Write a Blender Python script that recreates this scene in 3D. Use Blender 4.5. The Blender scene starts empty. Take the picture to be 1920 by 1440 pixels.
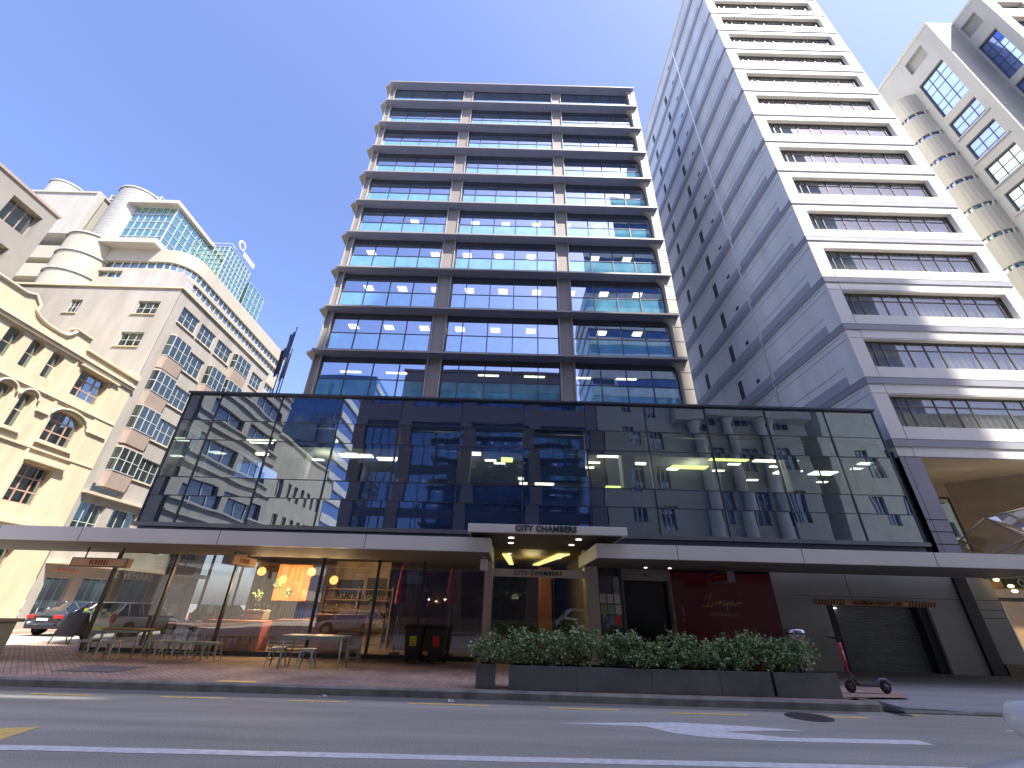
import bpy, math, random
from mathutils import Vector, Matrix
random.seed(7)
R = math.radians
C = bpy.context.scene.collection
sc = bpy.context.scene

# ---------------------------------------------------------------- materials
MATS = {}
def nodes(name):
    m = bpy.data.materials.new(name); m.use_nodes = True
    nt = m.node_tree; nt.nodes.clear()
    out = nt.nodes.new('ShaderNodeOutputMaterial')
    return m, nt, out
def N(nt, t, **kw):
    n = nt.nodes.new(t)
    for k, v in kw.items(): setattr(n, k, v)
    return n
def mat(name, col, rough=0.6, metal=0.0, var=0.10, scale=1.2, bump=0.0, bscale=30.0, spec=0.5, coord='Object', detail=5, col2=None, streak=0):
    if name in MATS: return MATS[name]
    m, nt, out = nodes(name)
    b = N(nt, 'ShaderNodeBsdfPrincipled')
    b.inputs['Roughness'].default_value = rough
    b.inputs['Metallic'].default_value = metal
    b.inputs['Specular IOR Level'].default_value = spec
    tc = N(nt, 'ShaderNodeTexCoord')
    src = tc.outputs[coord]
    nz = N(nt, 'ShaderNodeTexNoise'); nz.inputs['Scale'].default_value = scale; nz.inputs['Detail'].default_value = detail
    if streak:
        mp = N(nt, 'ShaderNodeMapping'); mp.inputs['Scale'].default_value = (1, 1, 1.0/streak)
        nt.links.new(src, mp.inputs[0]); nt.links.new(mp.outputs[0], nz.inputs['Vector'])
    else: nt.links.new(src, nz.inputs['Vector'])
    mx = N(nt, 'ShaderNodeMix', data_type='RGBA')
    c = Vector(col[:3])
    a = c*(1-var); d = Vector(col2[:3]) if col2 else c*(1+var)
    mx.inputs[6].default_value = (*a, 1); mx.inputs[7].default_value = (*d, 1)
    rp = N(nt, 'ShaderNodeMapRange'); rp.inputs[1].default_value = .3; rp.inputs[2].default_value = .7
    nt.links.new(nz.outputs[0], rp.inputs[0]); nt.links.new(rp.outputs[0], mx.inputs[0])
    nt.links.new(mx.outputs[2], b.inputs['Base Color'])
    if bump:
        n2 = N(nt, 'ShaderNodeTexNoise'); n2.inputs['Scale'].default_value = bscale; n2.inputs['Detail'].default_value = 3
        nt.links.new(src, n2.inputs['Vector'])
        bp = N(nt, 'ShaderNodeBump'); bp.inputs['Strength'].default_value = bump; bp.inputs['Distance'].default_value = .02
        nt.links.new(n2.outputs[0], bp.inputs['Height']); nt.links.new(bp.outputs[0], b.inputs['Normal'])
    nt.links.new(b.outputs[0], out.inputs[0]); MATS[name] = m; return m
def emit(name, col, s):
    if name in MATS: return MATS[name]
    m, nt, out = nodes(name); e = N(nt, 'ShaderNodeEmission')
    e.inputs[0].default_value = (*col, 1); e.inputs[1].default_value = s
    nt.links.new(e.outputs[0], out.inputs[0]); MATS[name] = m; return m
def glass(name, refl, trans, tint=(1,1,1), rtint=(1,1,1), diff=0.0, dcol=(.3,.5,.6), wave=0.0, wscale=.35, rough=.0, fres=True):
    """window glass: mirror part + see-through part + a thin diffuse (dust, film) part"""
    if name in MATS: return MATS[name]
    m, nt, out = nodes(name)
    g = N(nt, 'ShaderNodeBsdfGlossy'); g.inputs[0].default_value = (*rtint, 1); g.inputs['Roughness'].default_value = rough
    t = N(nt, 'ShaderNodeBsdfTransparent'); t.inputs[0].default_value = (*[trans*k for k in tint], 1)
    d = N(nt, 'ShaderNodeBsdfDiffuse'); d.inputs[0].default_value = (*dcol, 1)
    tc = N(nt, 'ShaderNodeTexCoord')
    if wave:
        nz = N(nt, 'ShaderNodeTexNoise'); nz.inputs['Scale'].default_value = wscale; nz.inputs['Detail'].default_value = 1.5
        nt.links.new(tc.outputs['Object'], nz.inputs['Vector'])
        bp = N(nt, 'ShaderNodeBump'); bp.inputs['Strength'].default_value = 1; bp.inputs['Distance'].default_value = wave
        nt.links.new(nz.outputs[0], bp.inputs['Height']); nt.links.new(bp.outputs[0], g.inputs['Normal'])
    n3 = N(nt, 'ShaderNodeTexNoise'); n3.inputs['Scale'].default_value = 1.3; n3.inputs['Detail'].default_value = 6
    nt.links.new(tc.outputs['Object'], n3.inputs['Vector'])
    mr = N(nt, 'ShaderNodeMapRange'); mr.inputs[1].default_value = .3; mr.inputs[2].default_value = .7
    mr.inputs[3].default_value = diff*.7; mr.inputs[4].default_value = min(1, diff*1.3)
    nt.links.new(n3.outputs[0], mr.inputs[0])
    m1 = N(nt, 'ShaderNodeMixShader'); nt.links.new(mr.outputs[0], m1.inputs[0])
    nt.links.new(t.outputs[0], m1.inputs[1]); nt.links.new(d.outputs[0], m1.inputs[2])
    m2 = N(nt, 'ShaderNodeMixShader'); nt.links.new(m1.outputs[0], m2.inputs[1]); nt.links.new(g.outputs[0], m2.inputs[2])
    fr = N(nt, 'ShaderNodeLayerWeight'); fr.inputs[0].default_value = .35
    mm = N(nt, 'ShaderNodeMapRange'); mm.inputs[1].default_value = 0; mm.inputs[2].default_value = 1
    mm.inputs[3].default_value = refl; mm.inputs[4].default_value = .9
    nt.links.new(fr.outputs['Fresnel'], mm.inputs[0]); nt.links.new(mm.outputs[0], m2.inputs[0])
    nt.links.new(m2.outputs[0], out.inputs[0]); MATS[name] = m; return m
def brickmat(name, c1, c2, mortar, bw, bh, rough=.75, rot=0, mort=.012):
    if name in MATS: return MATS[name]
    m, nt, out = nodes(name); b = N(nt, 'ShaderNodeBsdfPrincipled'); b.inputs['Roughness'].default_value = rough
    tc = N(nt, 'ShaderNodeTexCoord'); mp = N(nt, 'ShaderNodeMapping'); mp.inputs['Rotation'].default_value = (0, 0, rot)
    br = N(nt, 'ShaderNodeTexBrick'); br.inputs['Color1'].default_value = (*c1, 1); br.inputs['Color2'].default_value = (*c2, 1)
    br.inputs['Mortar'].default_value = (*mortar, 1); br.inputs['Scale'].default_value = 1
    br.inputs['Brick Width'].default_value = bw; br.inputs['Row Height'].default_value = bh
    br.inputs['Mortar Size'].default_value = mort; br.inputs['Bias'].default_value = 0
    nt.links.new(tc.outputs['Object'], mp.inputs[0]); nt.links.new(mp.outputs[0], br.inputs['Vector'])
    nz = N(nt, 'ShaderNodeTexNoise'); nz.inputs['Scale'].default_value = .8; nz.inputs['Detail'].default_value = 7
    nt.links.new(tc.outputs['Object'], nz.inputs['Vector'])
    mr = N(nt, 'ShaderNodeMapRange'); mr.inputs[1].default_value = .3; mr.inputs[2].default_value = .7; mr.inputs[3].default_value = .65; mr.inputs[4].default_value = 1.25
    nt.links.new(nz.outputs[0], mr.inputs[0])
    mul = N(nt, 'ShaderNodeMix', data_type='RGBA', blend_type='MULTIPLY'); mul.inputs[0].default_value = 1
    nt.links.new(br.outputs[0], mul.inputs[6]); nt.links.new(mr.outputs[0], mul.inputs[7]); nt.links.new(mul.outputs[2], b.inputs['Base Color'])
    bp = N(nt, 'ShaderNodeBump'); bp.inputs['Strength'].default_value = .4; bp.inputs['Distance'].default_value = .008; bp.invert = True
    nt.links.new(br.outputs['Fac'], bp.inputs['Height']); nt.links.new(bp.outputs[0], b.inputs['Normal'])
    nt.links.new(b.outputs[0], out.inputs[0]); MATS[name] = m; return m
def asphalt(name, base):
    m, nt, out = nodes(name); b = N(nt, 'ShaderNodeBsdfPrincipled'); b.inputs['Roughness'].default_value = .8
    tc = N(nt, 'ShaderNodeTexCoord')
    a = N(nt, 'ShaderNodeTexNoise'); a.inputs['Scale'].default_value = 45; a.inputs['Detail'].default_value = 4
    c = N(nt, 'ShaderNodeTexNoise'); c.inputs['Scale'].default_value = 1.6; c.inputs['Detail'].default_value = 7; mpc = N(nt, 'ShaderNodeMapping'); mpc.inputs['Scale'].default_value = (.12, 1, 1)
    v = N(nt, 'ShaderNodeTexVoronoi', feature='DISTANCE_TO_EDGE'); v.inputs['Scale'].default_value = .16
    mpv = N(nt, 'ShaderNodeMapping')
    wn = N(nt, 'ShaderNodeTexNoise'); wn.inputs['Scale'].default_value = 1.5; wn.inputs['Detail'].default_value = 4
    add = N(nt, 'ShaderNodeVectorMath', operation='ADD')
    nt.links.new(tc.outputs['Object'], wn.inputs['Vector'])
    nt.links.new(tc.outputs['Object'], add.inputs[0]); nt.links.new(wn.outputs[1], add.inputs[1]); nt.links.new(add.outputs[0], v.inputs['Vector'])
    nt.links.new(tc.outputs['Object'], a.inputs['Vector']); nt.links.new(tc.outputs['Object'], mpc.inputs[0]); nt.links.new(mpc.outputs[0], c.inputs['Vector'])
    r1 = N(nt, 'ShaderNodeMapRange'); r1.inputs[1].default_value = .3; r1.inputs[2].default_value = .7; r1.inputs[3].default_value = .72; r1.inputs[4].default_value = 1.35
    r2 = N(nt, 'ShaderNodeMapRange'); r2.inputs[1].default_value = .3; r2.inputs[2].default_value = .7; r2.inputs[3].default_value = .8; r2.inputs[4].default_value = 1.2
    r3 = N(nt, 'ShaderNodeMapRange'); r3.inputs[1].default_value = 0; r3.inputs[2].default_value = .0015; r3.inputs[3].default_value = .88; r3.inputs[4].default_value = 1
    nt.links.new(a.outputs[0], r1.inputs[0]); nt.links.new(c.outputs[0], r2.inputs[0]); nt.links.new(v.outputs[0], r3.inputs[0])
    q = N(nt, 'ShaderNodeMath', operation='MULTIPLY'); q2 = N(nt, 'ShaderNodeMath', operation='MULTIPLY')
    nt.links.new(r1.outputs[0], q.inputs[0]); nt.links.new(r2.outputs[0], q.inputs[1]); nt.links.new(q.outputs[0], q2.inputs[0]); nt.links.new(r3.outputs[0], q2.inputs[1])
    mx = N(nt, 'ShaderNodeVectorMath', operation='SCALE'); mx.inputs[0].default_value = base
    nt.links.new(q2.outputs[0], mx.inputs['Scale']); nt.links.new(mx.outputs[0], b.inputs['Base Color'])
    bp = N(nt, 'ShaderNodeBump'); bp.inputs['Strength'].default_value = .35; bp.inputs['Distance'].default_value = .006
    nt.links.new(a.outputs[0], bp.inputs['Height']); nt.links.new(bp.outputs[0], b.inputs['Normal'])
    nt.links.new(b.outputs[0], out.inputs[0]); MATS[name] = m; return m
def leafmat(name, c1, c2):
    m, nt, out = nodes(name); b = N(nt, 'ShaderNodeBsdfPrincipled'); b.inputs['Roughness'].default_value = .45
    g = N(nt, 'ShaderNodeNewGeometry'); mx = N(nt, 'ShaderNodeMix', data_type='RGBA')
    mx.inputs[6].default_value = (*c1, 1); mx.inputs[7].default_value = (*c2, 1)
    nt.links.new(g.outputs['Random Per Island'], mx.inputs[0]); nt.links.new(mx.outputs[2], b.inputs['Base Color'])
    nt.links.new(b.outputs[0], out.inputs[0]); MATS[name] = m; return m

# ---------------------------------------------------------------- mesh builder
class MB:
    def __init__(s): s.v = []; s.f = []; s.sm = []
    def add(s, vs, fs, smooth=False):
        o = len(s.v); s.v += [tuple(v) for v in vs]
        for f in fs: s.f.append(tuple(i+o for i in f)); s.sm.append(smooth)
        return s
    def box(s, x0, x1, y0, y1, z0, z1):
        if x0 > x1: x0, x1 = x1, x0
        if y0 > y1: y0, y1 = y1, y0
        if z0 > z1: z0, z1 = z1, z0
        return s.add([(x0,y0,z0),(x1,y0,z0),(x1,y1,z0),(x0,y1,z0),(x0,y0,z1),(x1,y0,z1),(x1,y1,z1),(x0,y1,z1)],
                     [(0,3,2,1),(4,5,6,7),(0,1,5,4),(1,2,6,5),(2,3,7,6),(3,0,4,7)])
    def poly(s, pts): return s.add(pts, [tuple(range(len(pts)))])
    def prism(s, pts, d):
        """polygon pts extruded by vector d"""
        n = len(pts); d = Vector(d); q = [Vector(p) for p in pts]; vs = q + [p+d for p in q]
        fs = [tuple(range(n))[::-1], tuple(range(n, 2*n))] + [(i, (i+1) % n, n+(i+1) % n, n+i) for i in range(n)]
        return s.add(vs, fs)
    def tube(s, pts, r, n=8, caps=True, smooth=True):
        P = [Vector(p) for p in pts]; rs = r if isinstance(r, (list, tuple)) else [r]*len(P)
        vs = []; up = None
        for i, p in enumerate(P):
            a = P[max(i-1, 0)]; b = P[min(i+1, len(P)-1)]; t = (b-a).normalized()
            if up is None: up = t.orthogonal().normalized()
            else: up = (up - t*up.dot(t)).normalized()
            w = t.cross(up)
            for k in range(n):
                an = 2*math.pi*k/n; vs.append(p + (up*math.cos(an)+w*math.sin(an))*rs[i])
        fs = [(i*n+k, i*n+(k+1) % n, (i+1)*n+(k+1) % n, (i+1)*n+k) for i in range(len(P)-1) for k in range(n)]
        s.add(vs, fs, smooth)
        if caps:
            o = len(s.v)-len(vs)
            s.f.append(tuple(o+k for k in range(n))[::-1]); s.sm.append(False)
            s.f.append(tuple(o+(len(P)-1)*n+k for k in range(n))); s.sm.append(False)
        return s
    def lathe(s, prof, c=(0,0,0), n=20, axis='z', smooth=True):
        vs = []
        for (r, h) in prof:
            for k in range(n):
                a = 2*math.pi*k/n; x = r*math.cos(a); y = r*math.sin(a)
                p = {'z': (x, y, h), 'y': (x, h, y), 'x': (h, x, y)}[axis]
                vs.append((p[0]+c[0], p[1]+c[1], p[2]+c[2]))
        m = len(prof)
        fs = [(i*n+k, i*n+(k+1) % n, (i+1)*n+(k+1) % n, (i+1)*n+k) for i in range(m-1) for k in range(n)]
        fs += [tuple(range(n))[::-1], tuple((m-1)*n+k for k in range(n))]
        return s.add(vs, fs, smooth)
    def xf(s, M):
        s.v = [tuple(M @ Vector(v)) for v in s.v]; return s
    def merge(s, o, M=None):
        vs = o.v if M is None else [tuple(M @ Vector(v)) for v in o.v]
        k = len(s.v); s.v += vs
        for f, q in zip(o.f, o.sm): s.f.append(tuple(i+k for i in f)); s.sm.append(q)
        return s
    def split(s, name, m, parent=None, **kw):
        """one object per connected piece"""
        p = list(range(len(s.v)))
        def fd(a):
            while p[a] != a: p[a] = p[p[a]]; a = p[a]
            return a
        for f in s.f:
            for k in f[1:]: p[fd(k)] = fd(f[0])
        gr = {}
        for f, q in zip(s.f, s.sm): gr.setdefault(fd(f[0]), []).append((f, q))
        out = []
        for g_ in gr.values():
            ids = sorted({k for f, _ in g_ for k in f}); mp = {k: i for i, k in enumerate(ids)}
            b = MB(); b.v = [s.v[k] for k in ids]; b.f = [tuple(mp[k] for k in f) for f, _ in g_]; b.sm = [q for _, q in g_]
            out.append(b.build(name, m, parent, **kw))
        return out
    def build(s, name, m, parent=None, bevel=0.0, loc=None, **tags):
        me = bpy.data.meshes.new(name)
        org = Vector(parent_origin(parent)) if parent else Vector(loc or (0,0,0))
        me.from_pydata([tuple(Vector(v)-org) for v in s.v] if loc is not None or parent else s.v, [], s.f)
        me.validate(); me.update()
        for p, q in zip(me.polygons, s.sm): p.use_smooth = q
        me.materials.append(m)
        o = bpy.data.objects.new(name, me); C.objects.link(o)
        if parent: o.parent = parent
        elif loc is not None: o.location = loc
        if bevel:
            b = o.modifiers.new('bevel', 'BEVEL'); b.width = bevel; b.segments = 2; b.limit_method = 'ANGLE'
        for k, v in tags.items(): o[k] = v
        return o
def parent_origin(p):
    o = Vector((0,0,0))
    while p is not None:
        o += p.location; p = p.parent
    return o
def thing(name, label, cat, loc=(0,0,0), group=None):
    o = bpy.data.objects.new(name, None); C.objects.link(o); o.location = loc
    o.empty_display_size = .3
    o['label'] = label; o['category'] = cat
    if group: o['group'] = group
    return o
def tag(o, label, cat, group=None):
    o['label'] = label; o['category'] = cat
    if group: o['group'] = group
    return o
def struct(o, kind='structure'): o['kind'] = kind; return o
def copy_tree(o, parent=None):
    c = o.copy(); C.objects.link(c)
    if parent: c.parent = parent
    for ch in list(o.children): copy_tree(ch, c)
    return c
def text_mb(body, size, depth=.02, font_bold=0.0, spacing=1.0, align='CENTER'):
    cu = bpy.data.curves.new('t', 'FONT'); cu.body = body; cu.size = size; cu.extrude = depth/2; cu.offset = font_bold
    cu.align_x = align; cu.align_y = 'CENTER'; cu.space_character = spacing; cu.resolution_u = 3
    ob = bpy.data.objects.new('t', cu); C.objects.link(ob)
    dg = bpy.context.evaluated_depsgraph_get(); me = bpy.data.meshes.new_from_object(ob.evaluated_get(dg))
    mb = MB(); mb.add([tuple(v.co) for v in me.vertices], [tuple(p.vertices) for p in me.polygons])
    bpy.data.objects.remove(ob); bpy.data.curves.remove(cu); bpy.data.meshes.remove(me)
    return mb
def MX(o, xa, ya, za):
    """matrix with columns xa, ya, za and origin o"""
    M = Matrix.Identity(4)
    for i, a in enumerate((xa, ya, za)):
        for j in range(3): M[j][i] = a[j]
    for j in range(3): M[j][3] = o[j]
    return M

# ---------------------------------------------------------------- facade helper
class Fr:
    """wall frame: origin o, horizontal direction u, outward normal n"""
    def __init__(s, o, u, n): s.o = Vector(o); s.u = Vector(u); s.n = Vector(n)
    def P(s, u, z, d=0): return s.o + s.u*u + s.n*d + Vector((0,0,z))
    def box(s, mb, u0, u1, z0, z1, d0, d1):
        a = [s.P(u0,z0,d0), s.P(u1,z0,d0), s.P(u1,z0,d1), s.P(u0,z0,d1), s.P(u0,z1,d0), s.P(u1,z1,d0), s.P(u1,z1,d1), s.P(u0,z1,d1)]
        fs = [(0,3,2,1),(4,5,6,7),(0,1,5,4),(1,2,6,5),(2,3,7,6),(3,0,4,7)]
        mb.add(a, fs); return mb
    def quad(s, mb, u0, u1, z0, z1, d=0):
        mb.add([s.P(u0,z0,d), s.P(u1,z0,d), s.P(u1,z1,d), s.P(u0,z1,d)], [(0,1,2,3)]); return mb
def wall(fr, mb, u0, u1, z0, z1, holes, depth=.3, d=0):
    """wall sheet with holes (hu0,hu1,hz0,hz1[,arch rise]) and their reveals"""
    us = sorted({u0, u1, *[h[0] for h in holes], *[h[1] for h in holes]})
    zs = sorted({z0, z1, *[h[2] for h in holes], *[h[3] for h in holes]})
    us = [u for u in us if u0 <= u <= u1]; zs = [z for z in zs if z0 <= z <= z1]
    for j in range(len(zs)-1):
        run = None
        for i in range(len(us)-1):
            cu = (us[i]+us[i+1])/2; cz = (zs[j]+zs[j+1])/2
            hole = any(h[0] < cu < h[1] and h[2] < cz < h[3] for h in holes)
            if hole:
                if run is not None: fr.quad(mb, run, us[i], zs[j], zs[j+1], d); run = None
            elif run is None: run = us[i]
        if run is not None: fr.quad(mb, run, us[-1], zs[j], zs[j+1], d)
    for h in holes:
        a, b, c, e = h[:4]; rise = h[4] if len(h) > 4 else 0
        sp = e-rise
        def rq(p, q): mb.add([fr.P(*p, d), fr.P(*q, d), fr.P(*q, d-depth), fr.P(*p, d-depth)], [(0,1,2,3)])
        rq((a,c),(b,c)); rq((a,c),(a,sp)); rq((b,c),(b,sp))
        if not rise: rq((a,e),(b,e))
        else:
            n = 10; m = (a+b)/2; hw = (b-a)/2
            arc = [(m-hw*math.cos(math.pi*k/n), sp+rise*math.sin(math.pi*k/n)) for k in range(n+1)]
            for k in range(n): rq(arc[k], arc[k+1])
            mb.poly([fr.P(a,e,d)] + [fr.P(*p, d) for p in arc[:n//2+1]])
            mb.poly([fr.P(b,e,d)] + [fr.P(*p, d) for p in arc[n//2:]][::-1])
def window(fr, par, h, gm, fm, depth=.25, nu=2, nz=1, bar=.05, zs=None, us=None, curtain=None, name='window', sill=None, sillm=None, fd=.03):
    """pane as a part, frame (bars) as its sub-part"""
    a, b, c, e = h[:4]
    mb = MB(); fr.quad(mb, a, b, c, e, -depth)
    w = mb.build(name, gm, par)
    f = MB(); D0 = -depth-.02; D1 = -depth+fd
    fr.box(f, a, a+bar, c, e, D0, D1); fr.box(f, b-bar, b, c, e, D0, D1)
    fr.box(f, a+bar, b-bar, c, c+bar, D0, D1); fr.box(f, a+bar, b-bar, e-bar, e, D0, D1)
    us = us if us is not None else [a+(b-a)*k/nu for k in range(1, nu)]
    zs = zs if zs is not None else [c+(e-c)*k/nz for k in range(1, nz)]
    for u in us: fr.box(f, u-bar*.4, u+bar*.4, c+bar, e-bar, D0, D1-.004)
    for z in zs: fr.box(f, a+bar, b-bar, z-bar*.4, z+bar*.4, D0, D1-.008)
    f.build('frame', fm, w)
    if sill:
        s_ = MB(); fr.box(s_, a-.08, b+.08, c-sill, c-.003, -.02, .1); s_.build('sill', sillm, w)
    if curtain:
        cm = MB(); n = max(4, int((b-a)/.16)); vs = []
        for k in range(n+1):
            u = a+.05+(b-a-.1)*k/n; dd = -depth-.14+(.03 if k % 2 else -.02)
            vs += [fr.P(u, c+.02, dd), fr.P(u, e-.02, dd)]
        cm.add(vs, [(2*k, 2*k+2, 2*k+3, 2*k+1) for k in range(n)]); cm.build('curtain', curtain, w)
    return w

# palette ---------------------------------------------------------
M_asph = asphalt('asphalt', (.375, .36, .305))
M_asph2 = asphalt('driveway concrete', (.34, .335, .325))
M_kerb = mat('kerb concrete', (.24,.23,.20), .85, var=.35, scale=3, bump=.3)
M_pave = brickmat('clay pavers', (.44,.29,.22), (.55,.39,.31), (.26,.20,.16), .22, .11, rot=R(45))
M_pave2 = brickmat('edge pavers', (.50,.34,.28), (.43,.28,.22), (.26,.19,.16), .22, .11)
M_white = mat('road paint white', (.85,.85,.83), .6, var=.16, scale=9, bump=.2)
M_yel = mat('road paint yellow', (.95,.66,.20), .6, var=.18, scale=9, bump=.2)
M_dark = mat('dark bronze metal', (.075,.08,.10), .42, metal=.3, var=.12)
M_ledge = mat('ledge aluminium', (.30,.285,.265), .5, metal=.1, var=.08, scale=.7)
M_soffit = mat('ledge soffit', (.27,.29,.40), .5, var=.08)  # bluish cast of lens flare is put into this colour
M_col = mat('column cladding', (.27,.24,.215), .55, var=.07, streak=6)
M_fin = mat('fin metal', (.44,.41,.37), .45, var=.05)
M_pier = mat('pier cladding', (.52,.46,.37), .55, var=.08, streak=5)
M_tglass = glass('tower glass', .50, .62, tint=(.75,.85,1), rtint=(.72,.82,1), diff=.10, dcol=(.3,.55,.65), wave=.006)
M_tfrit = glass('tower spandrel glass', .44, .10, tint=(.6,.8,1), rtint=(.72,.82,1), diff=.85, dcol=(.17,.50,.62), wave=.006)
M_bglass = glass('podium glass', .40, .68, tint=(.72,.84,.95), rtint=(.76,.88,1), diff=.03, dcol=(.3,.4,.45), wave=.007, wscale=.5)
M_bspan = glass('podium spandrel glass', .40, .10, tint=(.4,.6,.9), rtint=(.76,.88,1), diff=.9, dcol=(.035,.055,.115), wave=.007, wscale=.5)
M_blind = mat('roller blind', (.36,.50,.58), .8, var=.06)
M_cglass = glass('shopfront glass', .16, .80, tint=(.93,.95,.92), wave=.008, wscale=.5)
M_wglass = glass('window glass', .14, .35, tint=(.8,.95,.92), rtint=(.72,.80,.74), diff=.45, dcol=(.06,.075,.07), wave=.01)
M_hglass = glass('hotel window glass', .05, 1.0, tint=(.97,.97,1), diff=.04, wave=.004)
M_dglass = glass('dark window glass', .32, .25, tint=(.6,.8,.8), rtint=(.8,.95,.95), diff=.5, dcol=(.04,.055,.06), wave=.012)
M_blueglass = glass('blue mirror glass', .38, .05, rtint=(.35,.5,1), diff=.8, dcol=(.02,.04,.10), wave=.01)
M_greenglass = glass('green glass', .40, .1, rtint=(.72,1,.95), diff=.8, dcol=(.09,.19,.18), wave=.01)
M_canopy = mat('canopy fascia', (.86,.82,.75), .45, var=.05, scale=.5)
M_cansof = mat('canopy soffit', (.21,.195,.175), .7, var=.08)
M_hwhite = mat('hotel white render', (.86,.83,.77), .7, var=.06, scale=.9, streak=8)
M_hside = mat('hotel side render', (.86,.85,.82), .75, var=.09, scale=.8, streak=10)
M_hgrey = mat('hotel grey band', (.37,.37,.41), .7, var=.05)
M_hgrey2 = mat('hotel grey panel', (.46,.47,.52), .7, var=.05)
M_hline = mat('hotel joint', (.16,.16,.18), .7)
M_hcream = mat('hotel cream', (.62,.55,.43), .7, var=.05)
M_curt = mat('sheer curtain', (.95,.92,.86), .9, var=.05)
M_bronze = mat('bronze frame', (.12,.095,.08), .5, var=.1)
M_yellow = mat('heritage cream render', (.58,.50,.345), .8, var=.10, scale=1.5, bump=.2, bscale=8, streak=4)
M_ytrim = mat('heritage trim', (.62,.54,.39), .8, var=.05)
M_ywin = mat('pink timber frame', (.46,.30,.24), .6, var=.1)
M_grey = mat('grey render', (.37,.345,.31), .85, var=.15, scale=.9, streak=4, bump=.1)
M_gpink = mat('pink spandrel', (.36,.285,.24), .85, var=.07)
M_alu = mat('white window frame', (.48,.52,.50), .5)
M_cream = mat('tower cream', (.54,.475,.345), .75, var=.05)
M_conc = mat('raw concrete', (.36,.35,.31), .85, var=.08, streak=6)
M_metal = mat('ribbed metal', (.40,.38,.34), .5, metal=.25, var=.1)
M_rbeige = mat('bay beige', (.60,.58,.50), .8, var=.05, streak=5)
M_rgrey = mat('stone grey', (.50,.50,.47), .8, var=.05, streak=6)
M_rwhite = mat('stone sunny', (.62,.59,.52), .8, var=.05)  # brighter copy of the stone for sunlit fronts, sunlight in the colour
M_black = mat('black plastic', (.015,.015,.017), .45)
M_blackmetal = mat('charcoal planter', (.15,.15,.145), .55, var=.2, scale=2)
M_int = mat('interior wall', (.30,.28,.25), .9, var=.1)
M_intdark = mat('interior dark', (.09,.09,.095), .9, var=.2)
M_ceil = mat('interior ceiling', (.22,.22,.21), .9, var=.1)
M_lit = emit('office light panel', (1, .92, .58), 2.4)
M_litg = emit('office light green', (.82, 1, .22), 1.5)
M_lamp = emit('pendant glow', (1, .50, .13), .9)
M_down = emit('downlight', (1, .9, .75), 1.6)
M_strip = emit('lobby light strip', (1, .85, .30), .6)
M_steel = mat('stainless steel', (.55,.54,.52), .25, metal=.9, var=.05)
M_leaf = leafmat('leaf', (.05,.11,.03), (.42,.55,.25))
M_stem = mat('stem', (.10,.065,.04), .9)
M_soil = mat('soil', (.05,.035,.025), .95)
M_rubber = mat('rubber', (.02,.02,.02), .8)

# ================================================================= GROUND
SLOPE = 0
g = MB(); g.poly([(-400,-300,-.02),(400,-300,-.02),(400,500,-.02),(-400,500,-.02)])
struct(g.build('ground', M_asph2))
g = MB()
g.poly([(-120,-1.2,0),(120,-1.2,0),(120,10.5,0),(-120,10.5,0)])
struct(g.build('road', M_asph))
g = MB(); g.poly([(-24,10.5,.0),(-17.2,10.5,.0),(-17.2,160,.0),(-24,160,.0)]); g.poly([(-24,-160,.0),(-12.5,-160,.0),(-12.5,-1.2,.0),(-24,-1.2,.0)])
struct(g.build('side_street', M_asph))
# footpath in front of the building with its kerb
def kerb(mb, pts, w=.16, z0=-.02, z1=.15):
    """kerb strip along a polyline; outer edge = pts, inner to the left"""
    q = []
    P = [Vector((*p, 0)) for p in pts]
    for i, p in enumerate(P):
        a = P[max(i-1,0)]; b = P[min(i+1,len(P)-1)]; t = (b-a).normalized(); nrm = Vector((-t.y, t.x, 0)); q.append((p, p+nrm*w))
    for (o1,i1),(o2,i2) in zip(q[:-1], q[1:]):
        r = .03
        v = [o1+Vector((0,0,z0)), o2+Vector((0,0,z0)), o1+Vector((0,0,z1-r)), o2+Vector((0,0,z1-r)), o1+(i1-o1)*.2+Vector((0,0,z1)), o2+(i2-o2)*.2+Vector((0,0,z1)), i1+Vector((0,0,z1)), i2+Vector((0,0,z1))]
        mb.add(v, [(0,1,3,2),(2,3,5,4),(4,5,7,6)])
edge = [(-17.2,60),(-17.2,13.2)] + [(-17.2+2.6*(1-math.cos(R(a))), 13.2-2.6*math.sin(R(a))) for a in (15,30,45,60,75,90)] + [(-8,10.6),(0,10.56),(3.5,10.42),(7.0,10.36)] + [(7.45+.25*math.cos(R(a)), 10.7+.32*math.sin(R(a))) for a in (-80,-50,-20,10,50)]
kb = MB(); kerb(kb, edge); struct(kb.build('kerb', M_kerb))
inner = [(p[0], p[1]) for p in edge]
fp = MB()
def inset(pts, w):
    P = [Vector((*p,0)) for p in pts]; q=[]
    for i,p in enumerate(P):
        a = P[max(i-1,0)]; b = P[min(i+1,len(P)-1)]; t=(b-a).normalized(); q.append(p+Vector((-t.y,t.x,0))*w)
    return q
i1 = inset(edge, .16); i2 = inset(edge, .52)
eb = MB()
for k in range(len(edge)-1): eb.add([(i1[k].x,i1[k].y,.149),(i1[k+1].x,i1[k+1].y,.149),(i2[k+1].x,i2[k+1].y,.149),(i2[k].x,i2[k].y,.149)], [(0,1,2,3)])
struct(eb.build('footpath_edge_strip', M_pave2))
pts = [(v.x, v.y, .149) for v in i2]
pts = [p for p in pts if p[0] < 7.3]
fp.poly(pts + [(7.3,11.0,.149),(8.75,11.15,.149),(9.5,12.6,.149),(10.3,16.3,.149),(10.3,60,.149)])
struct(fp.build('footpath', M_pave))
dv = MB()
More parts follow.
